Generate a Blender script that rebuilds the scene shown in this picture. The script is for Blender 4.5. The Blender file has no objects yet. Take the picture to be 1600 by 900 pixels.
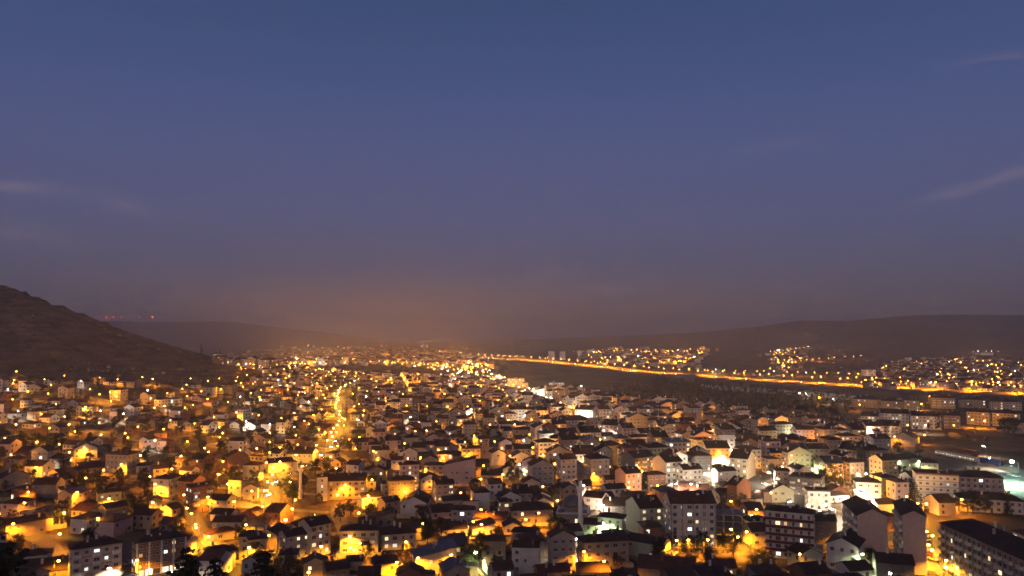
import bpy, math, random
import numpy as np
random.seed(11)
rng = np.random.default_rng(11)
sc = bpy.context.scene
col = sc.collection
R = math.radians

# ------------------------------------------------------------------ camera
CZ, FPX, PITCH = 85.0, 1200.0, R(3.34)
cd = bpy.data.cameras.new('camera')
cam = bpy.data.objects.new('camera', cd); col.objects.link(cam)
cam.location = (0, 0, CZ); cam.rotation_euler = (R(90) + PITCH, 0, 0)
cd.lens = 27.0; cd.sensor_width = 36.0; cd.clip_start = 0.5; cd.clip_end = 40000
sc.camera = cam

# ------------------------------------------------------------------ sky, twilight, exposure
def s2l(*c):
    return tuple((v/255/12.92 if v/255 <= .04045 else ((v/255+.055)/1.055)**2.4) for v in c)
world = bpy.data.worlds.new('World'); sc.world = world; world.use_nodes = True
nt = world.node_tree; N = nt.nodes.new; Lk = nt.links.new
bg = nt.nodes['Background']
SUN_EL, SUN_ROT = R(4), R(188)
sky = N('ShaderNodeTexSky'); sky.sky_type = 'NISHITA'; sky.sun_disc = False
sky.sun_elevation = SUN_EL; sky.sun_rotation = SUN_ROT; sky.dust_density = 2; sky.ozone_density = 3
tc = N('ShaderNodeTexCoord'); sep = N('ShaderNodeSeparateXYZ'); Lk(tc.outputs['Generated'], sep.inputs[0])
ramp = N('ShaderNodeValToRGB'); Lk(sep.outputs[2], ramp.inputs[0])
stops = [(0, (80, 73, 82)), (.02, (82, 75, 87)), (.075, (80, 80, 106)), (.14, (81, 84, 120)), (.22, (77, 85, 127)),
         (.295, (68, 81, 126)), (.40, (55, 74, 115)), (.7, (42, 58, 98)), (1, (36, 50, 88))]
el = ramp.color_ramp.elements
while len(el) < len(stops): el.new(.5)
for e, (p, c) in zip(el, stops): e.position = p; e.color = s2l(*c) + (1,)
# thin cirrus streaks: stretched noise inside a few soft patches of the sky dome
def vm(op, a=None, b=None):
    n = N('ShaderNodeVectorMath'); n.operation = op
    for i, v in enumerate((a, b)):
        if v is None: continue
        if isinstance(v, tuple): n.inputs[i].default_value = v
        else: Lk(v, n.inputs[i])
    return n
def mt(op, a, b=None, clamp=False):
    n = N('ShaderNodeMath'); n.operation = op; n.use_clamp = clamp
    for i, v in enumerate((a, b)):
        if v is None: continue
        if isinstance(v, (int, float)): n.inputs[i].default_value = v
        else: Lk(v, n.inputs[i])
    return n.outputs[0]
def pxdir(px, py):
    a, b = (px-800)/FPX, (450-py)/FPX
    v = np.array((a, math.cos(PITCH)-b*math.sin(PITCH), math.sin(PITCH)+b*math.cos(PITCH)))
    return v/np.linalg.norm(v)
dirn = vm('NORMALIZE', tc.outputs['Generated']).outputs[0]
nz = N('ShaderNodeTexNoise'); nz.inputs['Scale'].default_value = 9; nz.inputs['Detail'].default_value = 6
mp = N('ShaderNodeMapping'); mp.inputs['Scale'].default_value = (1, 1, 5); mp.inputs['Rotation'].default_value = (0, R(14), 0)
Lk(dirn, mp.inputs[0]); Lk(mp.outputs[0], nz.inputs[0])
streak = mt('MULTIPLY', mt('SUBTRACT', nz.outputs[0], .38, True), 3.2, True)
total = None
for (x0, y0, x1, y1, w, amp) in [(1425, 320, 1640, 255, .007, .75), (1440, 108, 1640, 82, .0055, .6), (-60, 288, 110, 296, .007, .5),
                               (140, 303, 250, 340, .010, .3), (1150, 233, 1270, 218, .006, .32), (825, 437, 880, 420, .006, .35),
                               (860, 462, 1010, 450, .008, .3), (-80, 350, 150, 372, .012, .3)]:
    A, B = pxdir(x0, y0), pxdir(x1, y1); M = (A+B)/2; ln = np.linalg.norm(B-A); t = (B-A)/ln; nrm = np.cross(M, t); nrm /= np.linalg.norm(nrm)
    off = vm('SUBTRACT', dirn, tuple(M)).outputs[0]
    da = vm('DOT_PRODUCT', off, tuple(t/(ln*.42))).outputs['Value']; db = vm('DOT_PRODUCT', off, tuple(nrm/w)).outputs['Value']
    g = mt('POWER', 2.718, mt('MULTIPLY', mt('ADD', mt('MULTIPLY', da, da), mt('MULTIPLY', db, db)), -1))
    m = vm('DOT_PRODUCT', dirn, tuple(M)).outputs['Value']
    g = mt('MULTIPLY', mt('MULTIPLY', g, mt('GREATER_THAN', m, 0)), amp)
    total = g if total is None else mt('ADD', total, g)
cl = mt('MULTIPLY', mt('MULTIPLY', total, streak), 1.0, True)
mix = N('ShaderNodeMix'); mix.data_type = 'RGBA'
Lk(cl, mix.inputs[0]); Lk(ramp.outputs[0], mix.inputs[6]); mix.inputs[7].default_value = s2l(126, 112, 130) + (1,)
addn = N('ShaderNodeMix'); addn.data_type = 'RGBA'; addn.blend_type = 'ADD'; addn.inputs[0].default_value = .006
Lk(mix.outputs[2], addn.inputs[6]); Lk(sky.outputs[0], addn.inputs[7])
Lk(addn.outputs[2], bg.inputs[0]); bg.inputs[1].default_value = 1.0
# afterglow of the sun that has just set behind the camera: very weak, very soft
sd = bpy.data.lights.new('sun', 'SUN'); sun = bpy.data.objects.new('sun', sd); col.objects.link(sun)
sd.energy = 1.15; sd.angle = R(50); sd.color = (1, .66, .52)
sun.rotation_euler = (R(90)-R(9), 0, R(-14))
vs = sc.view_settings; vs.view_transform = 'Standard'; vs.look = 'None'; vs.exposure = 0; vs.gamma = 1; vs.use_curve_mapping = False
cy = sc.cycles
cy.use_adaptive_sampling = True; cy.adaptive_threshold = .03; cy.adaptive_min_samples = 24
cy.use_denoising = True; cy.denoiser = 'OPENIMAGEDENOISE'
cy.max_bounces = 3; cy.diffuse_bounces = 2; cy.glossy_bounces = 1; cy.transmission_bounces = 2; cy.volume_bounces = 0; cy.transparent_max_bounces = 4
cy.sample_clamp_indirect = 2; cy.caustics_reflective = False; cy.caustics_refractive = False; cy.use_light_tree = True

# ------------------------------------------------------------------ terrain height
_tab = rng.random((256, 256))
def vnoise(x, y):
    xi = np.floor(x).astype(int); yi = np.floor(y).astype(int); fx = x-xi; fy = y-yi
    fx = fx*fx*(3-2*fx); fy = fy*fy*(3-2*fy); a = _tab
    g = lambda i, j: a[(xi+i) % 256, (yi+j) % 256]
    return (g(0, 0)*(1-fx)+g(1, 0)*fx)*(1-fy)+(g(0, 1)*(1-fx)+g(1, 1)*fx)*fy
def fbm(x, y, o=4):
    s = 0; a = .5
    for k in range(o): s = s+a*vnoise(x*2**k+17*k, y*2**k+5*k); a *= .5
    return s-.47
def ss(t):
    t = np.clip(t, 0, 1); return t*t*(3-2*t)
def smax(a, b, k): return (a+b+np.sqrt((a-b)**2+k*k))/2
_pu = np.array([-1.2, -.667, -.53, -.458, -.40, -.365, -.31, -.25, -.2, -.15, -.08, 0, .083, .25, .33, .375, .44, .517, .60, .667, 1.2])
_pe = np.array([-4, 4, 19, 17, 18.5, 18, 10, 2, -6, -12, -14, -13, -8, 2, 12, 20, 19, 28, 29, 28, 26])     # ridge line, image units above the horizon
def H(x, y):
    x = np.asarray(x, float); y = np.asarray(y, float)
    r = np.hypot(x+1000, y-1200)
    th = np.arctan2(y-1200, x+1000)
    gul = (np.abs(vnoise(th*14+3, r*.004)-.5)*34+np.abs(vnoise(th*37+3, r*.008)-.5)*20)*ss((620-r)/300)
    cone = 240-.40*r-gul+8*fbm(x*.008, y*.008)*ss((700-r)/400)+5*fbm(x*.03, y*.03, 3)*ss((640-r)/100)
    base = 36*ss((y-260)/620)*ss((-x-60)/400)*(1-ss((y-1150)/450))
    base = base+fbm(x*.006, y*.006, 3)*5*ss((-x-60)/200)*(1-ss((y-1500)/500))
    hh = smax(cone, base, 14)-3
    hh = smax(hh, 84-.42*np.maximum(y, -8)-.02*np.abs(x), 5)-.3
    d = np.maximum(y, 300); u = x/d
    e = np.interp(u, _pu, _pe)
    D = np.where(u < 0, 6800., 5200.); wf = np.where(u < 0, 1500., 1650.)
    top = np.maximum(85+e*D/FPX, 0)
    prof = np.where(d < D, np.exp(-((d-D)/wf)**2), np.exp(-((d-D)/3500)**2))
    rough = 1+.55*fbm(x*.0016, y*.0016, 4)*(1-np.exp(-((d-D)/900)**2))
    hh = hh+top*prof*rough*ss((y-900)/900)
    hh = hh+26*ss((u-.08)/.12)*np.exp(-((d-3100)/750)**2)*ss((fbm(x*.0011+3, y*.0011, 3)+.25)/.5)
    return hh
def ray(px, py):
    a, b = (px-800)/FPX, (450-py)/FPX
    return np.array((a, math.cos(PITCH)-b*math.sin(PITCH), math.sin(PITCH)+b*math.cos(PITCH)))
_T = np.geomspace(196, 14000, 420)
def at(px, py, dz=0.):
    """ground point seen at a place of the photograph (dz: through a point dz above the ground)"""
    v = ray(px, py); T = _T
    for _ in range(2):
        P = v[None, :]*T[:, None]; f = P[:, 2]+CZ-H(P[:, 0], P[:, 1])-dz; k = int(np.argmax(f < 0))
        if k == 0: return v[0]*T[-1], v[1]*T[-1]
        T = np.linspace(T[k-1], T[k], 12)
    P = v[None, :]*T[:, None]; f = P[:, 2]+CZ-H(P[:, 0], P[:, 1])-dz; k = max(1, int(np.argmax(f < 0))); t = T[k-1]+(T[k]-T[k-1])*f[k-1]/(f[k-1]-f[k])
    return v[0]*t, v[1]*t
def proj(x, y, z):
    x, y, z = np.asarray(x, float), np.asarray(y, float), np.asarray(z, float)-CZ
    c, s = math.cos(PITCH), math.sin(PITCH)
    dep = y*c+z*s; up = -y*s+z*c
    return 800+FPX*x/dep, 450-FPX*up/dep, dep
_hg = None
def hz(x, y):
    global _hg
    if _hg is None:      # near part of the ground on a 3 m lattice
        gx_, gy_ = np.meshgrid(np.arange(-1100, 1103, 3.), np.arange(-30, 1602, 3.)); _hg = H(gx_, gy_)
    if not (-1095 < x < 1095 and -25 < y < 1590): return float(H(x, y))
    i, j = (x+1100)/3, (y+30)/3; a, b = int(i), int(j); i -= a; j -= b; g = _hg
    return float((g[b, a]*(1-i)+g[b, a+1]*i)*(1-j)+(g[b+1, a]*(1-i)+g[b+1, a+1]*i)*j)

# ------------------------------------------------------------------ materials
def mat(name, c, rough=.85, nscale=.6, amt=.3, spec=.25, c2=None, bump=0., metal=0., fine=6.):
    m = bpy.data.materials.new(name); m.use_nodes = True; t = m.node_tree
    b = t.nodes['Principled BSDF']; b.inputs['Roughness'].default_value = rough; b.inputs['Specular IOR Level'].default_value = spec; b.inputs['Metallic'].default_value = metal
    tc = t.nodes.new('ShaderNodeTexCoord'); n = t.nodes.new('ShaderNodeTexNoise'); n.inputs['Scale'].default_value = nscale; n.inputs['Detail'].default_value = fine
    n.inputs['Roughness'].default_value = .65
    t.links.new(tc.outputs['Object'], n.inputs[0])
    r = t.nodes.new('ShaderNodeValToRGB'); r.color_ramp.elements[0].position = .33; r.color_ramp.elements[1].position = .68
    c2 = c2 or tuple(v*(1-amt) for v in c)
    r.color_ramp.elements[0].color = c2+(1,); r.color_ramp.elements[1].color = tuple(c)+(1,)
    t.links.new(n.outputs[0], r.inputs[0]); t.links.new(r.outputs[0], b.inputs['Base Color'])
    if bump:
        bp = t.nodes.new('ShaderNodeBump'); bp.inputs['Strength'].default_value = bump; bp.inputs['Distance'].default_value = .3
        t.links.new(n.outputs[0], bp.inputs['Height']); t.links.new(bp.outputs[0], b.inputs['Normal'])
    return m
def emis(name, c, s, sampled=False):
    m = bpy.data.materials.new(name); m.use_nodes = True; b = m.node_tree.nodes['Principled BSDF']
    b.inputs['Base Color'].default_value = (.3, .3, .3, 1); b.inputs['Roughness'].default_value = .3
    b.inputs['Emission Color'].default_value = tuple(c)+(1,); b.inputs['Emission Strength'].default_value = s
    m.cycles.emission_sampling = 'AUTO' if sampled else 'NONE'
    return m
def tilemat(name, c):
    m = mat(name, c, .8, .35, .45, .2)
    t = m.node_tree; b = t.nodes['Principled BSDF']
    w = t.nodes.new('ShaderNodeTexWave'); w.inputs['Scale'].default_value = 1.1; w.inputs['Distortion'].default_value = .6; w.bands_direction = 'Y'
    tc = [n for n in t.nodes if n.type == 'TEX_COORD'][0]; t.links.new(tc.outputs['Object'], w.inputs[0])
    bp = t.nodes.new('ShaderNodeBump'); bp.inputs['Strength'].default_value = .5; bp.inputs['Distance'].default_value = .1
    t.links.new(w.outputs[0], bp.inputs['Height']); t.links.new(bp.outputs[0], b.inputs['Normal'])
    return m
def litmat(name, c, lo, hi):
    """a lit room behind curtains: the brightness differs from window to window"""
    m = emis(name, c, 1); t = m.node_tree; b = t.nodes['Principled BSDF']
    oi = t.nodes.new('ShaderNodeObjectInfo'); mr = t.nodes.new('ShaderNodeMapRange')
    mr.inputs['To Min'].default_value = lo; mr.inputs['To Max'].default_value = hi
    t.links.new(oi.outputs['Random'], mr.inputs[0]); t.links.new(mr.outputs[0], b.inputs['Emission Strength'])
    return m
WALL = {'A': mat('pale_marble', (.8, .77, .72), amt=.12), 'W': mat('plaster_white', (.62, .59, .56), amt=.22), 'P': mat('plaster_pink', (.55, .40, .36), amt=.2), 'C': mat('plaster_cream', (.55, .46, .34), amt=.25),
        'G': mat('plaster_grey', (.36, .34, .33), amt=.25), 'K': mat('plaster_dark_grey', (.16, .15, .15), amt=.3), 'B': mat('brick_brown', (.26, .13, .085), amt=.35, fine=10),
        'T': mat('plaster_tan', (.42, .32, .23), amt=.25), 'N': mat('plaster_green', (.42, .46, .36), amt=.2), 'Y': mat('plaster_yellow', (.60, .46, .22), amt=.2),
        'L': mat('plaster_blue_grey', (.34, .38, .43), amt=.2), 'S': mat('old_stone', (.27, .23, .19), amt=.45, nscale=1.4)}
ROOF = {'D': tilemat('roof_dark', (.055, .033, .025)), 'R': tilemat('roof_red', (.125, .05, .032)), 'M': mat('roof_metal', (.10, .105, .115), .5, metal=.3), 'O': tilemat('roof_old', (.085, .055, .04))}
M = {'worn_asphalt': mat('worn_asphalt', (.11, .10, .09), .8, .05, .3), 'frame': mat('window_frame', (.5, .48, .45), .5), 'concrete': mat('concrete', (.26, .25, .23), bump=.2), 'dark': mat('dark_metal', (.03, .03, .03), .5, metal=.5),
     'steel': mat('galvanised_steel', (.22, .22, .22), .45, metal=.7), 'asphalt': mat('asphalt', (.055, .052, .05), .75, .25, .35), 'paving': mat('paving', (.16, .145, .125), .8, .5, .35),
     'redband': mat('band_red', (.16, .035, .028)), 'bark': mat('bark', (.07, .05, .035), nscale=2), 'trim': mat('trim_white', (.66, .64, .6)),
     'lead': mat('dome_lead', (.15, .15, .155), .55, metal=.3), 'blue': mat('blue_sheet', (.02, .09, .33), .5), 'rust': mat('rust_panel', (.28, .10, .05)), 'rubber': mat('rubber', (.02, .02, .02))}
gl = bpy.data.materials.new('window_glass'); gl.use_nodes = True; b_ = gl.node_tree.nodes['Principled BSDF']
b_.inputs['Base Color'].default_value = (.05, .046, .045, 1); b_.inputs['Roughness'].default_value = .2
PANE = {'d': gl, 'w': litmat('lit_warm', (1, .78, .42), .7, 2.2), 'c': litmat('lit_white', (.95, 1, .92), .8, 2.6), 'o': litmat('lit_dim', (1, .55, .2), .35, 1.0)}
SODIUM, WHITE, GREEN, GOLD = (1, .335, .009), (1, .80, .55), (.55, 1, .80), (1, .43, .025)
LCOL = {'o': SODIUM, 'w': WHITE, 'g': (.8, 1, .45), 'G': GREEN, 'y': GOLD}
BULB = {'o': emis('sodium_bulb', (1, .42, .05), 44), 'w': emis('white_bulb', (1, .90, .72), 45), 'g': emis('greenish_bulb', (.9, 1, .6), 60), 'G': emis('mercury_bulb', (.75, 1, .92), 90),
        'y': emis('gold_bulb', (1, .56, .12), 45), 'r': emis('red_beacon', (1, .05, .03), 160)}
LEAF = {}
for k, c in {'green': (.05, .062, .022), 'dark': (.028, .036, .018), 'olive': (.085, .078, .03), 'autumn': (.15, .085, .03)}.items():
    m = mat('leaf_'+k, c, .75, 1.2, .45); LEAF[k] = m
def groundmat():
    m = mat('earth', (.15, .115, .085), .95, .004, .2, .1, c2=(.08, .066, .05), bump=0, fine=12)
    t = m.node_tree; b = t.nodes['Principled BSDF']; rr = [n for n in t.nodes if n.type == 'VALTORGB'][0]; tc = [n for n in t.nodes if n.type == 'TEX_COORD'][0]
    mpg = t.nodes.new('ShaderNodeMapping'); mpg.inputs['Scale'].default_value = (.35, .35, 2.2); t.links.new(tc.outputs['Object'], mpg.inputs[0])
    n2 = t.nodes.new('ShaderNodeTexNoise'); n2.inputs['Scale'].default_value = .06; n2.inputs['Detail'].default_value = 12; n2.inputs['Roughness'].default_value = .7; t.links.new(mpg.outputs[0], n2.inputs[0])
    n3 = t.nodes.new('ShaderNodeTexVoronoi'); n3.inputs['Scale'].default_value = .09; t.links.new(tc.outputs['Object'], n3.inputs[0])
    r2 = t.nodes.new('ShaderNodeValToRGB'); r2.color_ramp.elements[0].position = .38; r2.color_ramp.elements[1].position = .66
    r2.color_ramp.elements[0].color = (.35, .34, .33, 1); r2.color_ramp.elements[1].color = (1.7, 1.55, 1.4, 1)
    r3 = t.nodes.new('ShaderNodeValToRGB'); r3.color_ramp.elements[0].position = .08; r3.color_ramp.elements[1].position = .3
    r3.color_ramp.elements[0].color = (.35, .37, .3, 1); r3.color_ramp.elements[1].color = (1, 1, 1, 1); t.links.new(n3.outputs['Distance'], r3.inputs[0])
    t.links.new(n2.outputs[0], r2.inputs[0])
    mx = t.nodes.new('ShaderNodeMix'); mx.data_type = 'RGBA'; mx.blend_type = 'MULTIPLY'; mx.inputs[0].default_value = 1
    t.links.new(rr.outputs[0], mx.inputs[6]); t.links.new(r2.outputs[0], mx.inputs[7])
    my = t.nodes.new('ShaderNodeMix'); my.data_type = 'RGBA'; my.blend_type = 'MULTIPLY'; my.inputs[0].default_value = 1
    t.links.new(mx.outputs[2], my.inputs[6]); t.links.new(r3.outputs[0], my.inputs[7])
    t.links.new(my.outputs[2], b.inputs['Base Color'])
    bp = t.nodes.new('ShaderNodeBump'); bp.inputs['Strength'].default_value = 1; bp.inputs['Distance'].default_value = 9
    t.links.new(n2.outputs[0], bp.inputs['Height']); t.links.new(bp.outputs[0], b.inputs['Normal'])
    return m

# ------------------------------------------------------------------ mesh helpers
class MB:
    def __init__(s): s.v = []; s.f = []; s.m = []
    def add(s, vs, fs, m=0):
        o = len(s.v); s.v += vs; s.f += [tuple(i+o for i in f) for f in fs]; s.m += [m]*len(fs)
    def box(s, x0, x1, y0, y1, z0, z1, m=0):
        s.add([(x0, y0, z0), (x1, y0, z0), (x1, y1, z0), (x0, y1, z0), (x0, y0, z1), (x1, y0, z1), (x1, y1, z1), (x0, y1, z1)],
              [(3, 2, 1, 0), (4, 5, 6, 7), (0, 1, 5, 4), (1, 2, 6, 5), (2, 3, 7, 6), (3, 0, 4, 7)], m)
    def lathe(s, prof, n=12, m=0, c=(0, 0)):
        vs = [(c[0]+r*math.cos(2*math.pi*k/n), c[1]+r*math.sin(2*math.pi*k/n), z) for r, z in prof for k in range(n)]
        fs = [(i*n+k, i*n+(k+1) % n, (i+1)*n+(k+1) % n, (i+1)*n+k) for i in range(len(prof)-1) for k in range(n)]
        fs += [tuple(range(n))[::-1], tuple(range((len(prof)-1)*n, len(prof)*n))]
        s.add(vs, fs, m)
    def tube(s, a, b, r0, r1, n=6, m=0):
        a = np.array(a, float); b = np.array(b, float); d = b-a; d /= np.linalg.norm(d)+1e-9
        h = np.array((0, 0, 1.)) if abs(d[2]) < .9 else np.array((1., 0, 0)); u = np.cross(d, h); u /= np.linalg.norm(u); w = np.cross(d, u)
        vs = [tuple(p+r*(math.cos(2*math.pi*k/n)*u+math.sin(2*math.pi*k/n)*w)) for p, r in ((a, r0), (b, r1)) for k in range(n)]
        s.add(vs, [(k, n+k, n+(k+1) % n, (k+1) % n) for k in range(n)]+[tuple(range(n)), tuple(range(n, 2*n))[::-1]], m)
    def xf(s, x, y, z, rot, sc_=1.0):
        c, q = math.cos(rot), math.sin(rot); s.v = [(x+sc_*(a*c-b*q), y+sc_*(a*q+b*c), z+sc_*e) for a, b, e in s.v]; return s
    def join(s, o, mo=0):
        k = len(s.v); s.v += o.v; s.f += [tuple(i+k for i in f) for f in o.f]; s.m += [i+mo for i in o.m]
    def mesh(s, name, mats, smooth=False):
        me = bpy.data.meshes.new(name); me.from_pydata(s.v, [], s.f)
        for m in (mats if isinstance(mats, (list, tuple)) else [mats]): me.materials.append(m)
        me.polygons.foreach_set('material_index', s.m)
        if smooth: me.polygons.foreach_set('use_smooth', [True]*len(s.f))
        return me
def obj(name, me, parent=None, loc=(0, 0, 0), rot=0, scale=None):
    o = bpy.data.objects.new(name, me); col.objects.link(o); o.location = loc
    if rot: o.rotation_euler = (0, 0, rot)
    if scale is not None: o.scale = scale if isinstance(scale, tuple) else (scale,)*3
    if parent: o.parent = parent
    return o
def tag(o, label=None, cat=None, group=None, kind=None):
    if label: o['label'] = label
    if cat: o['category'] = cat
    if group: o['group'] = group
    if kind: o['kind'] = kind
    return o

# ------------------------------------------------------------------ ground
def grow(a, step, f, end):
    out = [a]
    while out[-1] < end: step *= f; out.append(out[-1]+step)
    return out
xp = grow(1000, 9, 1.045, 12000)
xs = np.array([-v for v in xp[::-1]]+list(np.arange(-991, 1000, 9.))+xp); ys = np.array(list(np.arange(-120, 1600, 9.))+grow(1600, 9, 1.035, 15000))
gx, gy = np.meshgrid(xs, ys); gz = H(gx, gy)
me = bpy.data.meshes.new('ground'); nx, ny = len(xs), len(ys)
idx = np.arange(nx*ny).reshape(ny, nx); q = np.stack([idx[:-1, :-1], idx[:-1, 1:], idx[1:, 1:], idx[1:, :-1]], -1).reshape(-1, 4)
me.from_pydata(np.stack([gx, gy, gz], -1).reshape(-1, 3).tolist(), [], q.tolist()); me.materials.append(groundmat())
me.polygons.foreach_set('use_smooth', [True]*len(me.polygons))
tag(obj('ground', me), 'dark dry earth of the valley and its bare hills', kind='structure')

# ------------------------------------------------------------------ haze
hb = MB(); hb.box(xs[0]-400, xs[-1]+400, -600, ys[-1]+400, float(gz.min())-1.5, float(gz.max())+12)
hm = bpy.data.materials.new('haze_air'); hm.use_nodes = True; ht = hm.node_tree; ht.nodes.clear()
ho = ht.nodes.new('ShaderNodeOutputMaterial'); pv = ht.nodes.new('ShaderNodeVolumePrincipled')
pv.inputs['Color'].default_value = (.93, .91, .90, 1); pv.inputs['Density'].default_value = 1.85e-4; pv.inputs['Anisotropy'].default_value = .35
ht.links.new(pv.outputs[0], ho.inputs['Volume'])
tag(obj('haze', hb.mesh('haze', hm)), kind='stuff')

# ------------------------------------------------------------------ roads
ROADS = []
def ribbon(name, pts, w, m, lift=.12, label=None):
    P = [np.array(p, float) for p in pts]; out = []
    for a, b in zip(P[:-1], P[1:]):
        n = max(1, int(np.linalg.norm(b-a)/7)); out += [a+(b-a)*k/n for k in range(n)]
    out.append(P[-1]); Q = np.array(out)
    for _ in range(6): Q[1:-1] = (Q[:-2]+2*Q[1:-1]+Q[2:])/4
    T = np.gradient(Q, axis=0); T /= np.linalg.norm(T, axis=1)[:, None]+1e-9; Nn = np.stack([-T[:, 1], T[:, 0]], 1)
    mb = MB(); vs = []
    for j in (-1, -.33, .33, 1):
        E_ = Q+Nn*w/2*j; vs.append(np.stack([E_[:, 0], E_[:, 1], H(E_[:, 0], E_[:, 1])+lift], 1))
    n = len(Q); mb.v = [tuple(p) for V in vs for p in V]
    for j in range(3): mb.f += [(j*n+i+1, j*n+i, (j+1)*n+i, (j+1)*n+i+1) for i in range(n-1)]
    mb.m = [0]*len(mb.f)
    o = obj(name, mb.mesh(name, m)); tag(o, label, kind='structure'); ROADS.append((Q, w)); return Q
pxs = lambda L: [at(*p) for p in L]
boulevard = ribbon('boulevard', pxs([(1262, 862), (1292, 822), (1262, 790), (1135, 737), (985, 688), (900, 655), (835, 622), (780, 594)]), 20, M['asphalt'], .14, 'main boulevard running away through the apartment blocks')
highway = ribbon('highway', pxs([(1760, 630), (1600, 615), (1450, 608), (1300, 600), (1150, 591), (1000, 580), (920, 571), (850, 564.5), (748, 558)]), 30, M['worn_asphalt'], .3, 'wide lit highway crossing the plain')
WAYS = []
for nm, pts, w in [('street', [(268, 920), (262, 902), (200, 892), (203, 860), (215, 835)], 9), ('street', [(338, 860), (322, 838), (298, 808), (292, 788), (330, 776), (372, 786), (420, 796), (462, 812)], 7),
                   ('street', [(418, 800), (424, 775), (446, 740), (500, 718), (521, 702), (541, 668), (533, 650), (532, 625), (545, 608)], 9), ('street', [(1490, 905), (1466, 868), (1452, 830), (1440, 800), (1400, 790), (1330, 800)], 9),
                   ('street', [(20, 830), (85, 850), (90, 880)], 7), ('street', [(10, 672), (60, 672), (125, 672), (185, 685), (255, 692), (300, 700), (345, 692), (390, 685)], 7),
                   ('street', [(60, 604), (150, 625), (205, 645), (290, 642), (350, 622), (400, 612)], 6), ('street', [(520, 705), (560, 728), (610, 742), (690, 752), (760, 757)], 7), ('street', [(545, 862), (545, 838), (520, 790), (560, 778)], 7),
                   ('street', [(760, 690), (860, 710), (930, 712)], 8), ('road', [(1205, 655), (1330, 672), (1420, 686), (1600, 720)], 8), ('road', [(1400, 676), (1500, 664), (1570, 660)], 8)]:
    WAYS.append(ribbon(nm, pxs(pts), w, M['asphalt'] if w > 7.5 else M['paving'], .16))

# ------------------------------------------------------------------ building kit
SH = 2.95
def win_mesh(k, w=1.25, h=1.4, mull=1):
    mb = MB(); t = .09
    mb.box(-w/2, w/2, -.02, .03, -h/2, h/2, 1)
    for x in (-w/2, w/2-t): mb.box(x, x+t, -.085, .0, -h/2, h/2)
    for z in (-h/2, h/2-t): mb.box(-w/2+t, w/2-t, -.08, .0, z, z+t)
    if mull: mb.box(-.035, .035, -.07, -.021, -h/2+t, h/2-t)
    mb.box(-w/2-.1, w/2+.1, -.16, .0, -h/2-.09, -h/2-.003)
    return mb.mesh('window', [M['frame'], PANE[k]])
WIN = {k: win_mesh(k) for k in PANE}
SHOP = {k: win_mesh(k, 2.5, 2.1, 0) for k in PANE}
dm = MB(); dm.box(-.55, .55, -.06, .03, 0, 2.15, 1); dm.box(-.66, -.55, -.1, 0, 0, 2.26); dm.box(.55, .66, -.1, 0, 0, 2.26); dm.box(-.55, .55, -.1, 0, 2.15, 2.26)
DOOR = dm.mesh('door', [M['frame'], M['bark']])
acb = MB(); acb.box(-.4, .4, -.36, -.03, -1.45, -.9); acb.box(-.3, -.24, -.3, .0, -1.52, -1.45); acb.box(.24, .3, -.3, .0, -1.52, -1.45); ACU = acb.mesh('air_conditioner', M['trim'])
def walls_mb(w, d, h, roof, rh, base=-4):
    mb = MB()
    if roof in ('gable', 'gablef', 'shed'):
        if roof == 'gable': pr = [(-d/2, base), (d/2, base), (d/2, h), (0, h+rh), (-d/2, h)]
        elif roof == 'gablef': pr = [(-w/2, base), (w/2, base), (w/2, h), (0, h+rh), (-w/2, h)]
        else: pr = [(-w/2, base), (w/2, base), (w/2, h+rh), (-w/2, h)]
        n = len(pr); L_ = w if roof == 'gable' else d
        if roof == 'gable': vs = [(x, a, b) for x in (-L_/2, L_/2) for a, b in pr]
        else: vs = [(a, -y, b) for y in (-L_/2, L_/2) for a, b in pr]
        fs = [tuple(range(n))[::-1], tuple(range(n, 2*n))]+[(i, (i+1) % n, n+(i+1) % n, n+i) for i in range(n)]
        mb.add(vs, fs)
    else: mb.box(-w/2, w/2, -d/2, d/2, base, h)
    return mb
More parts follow.
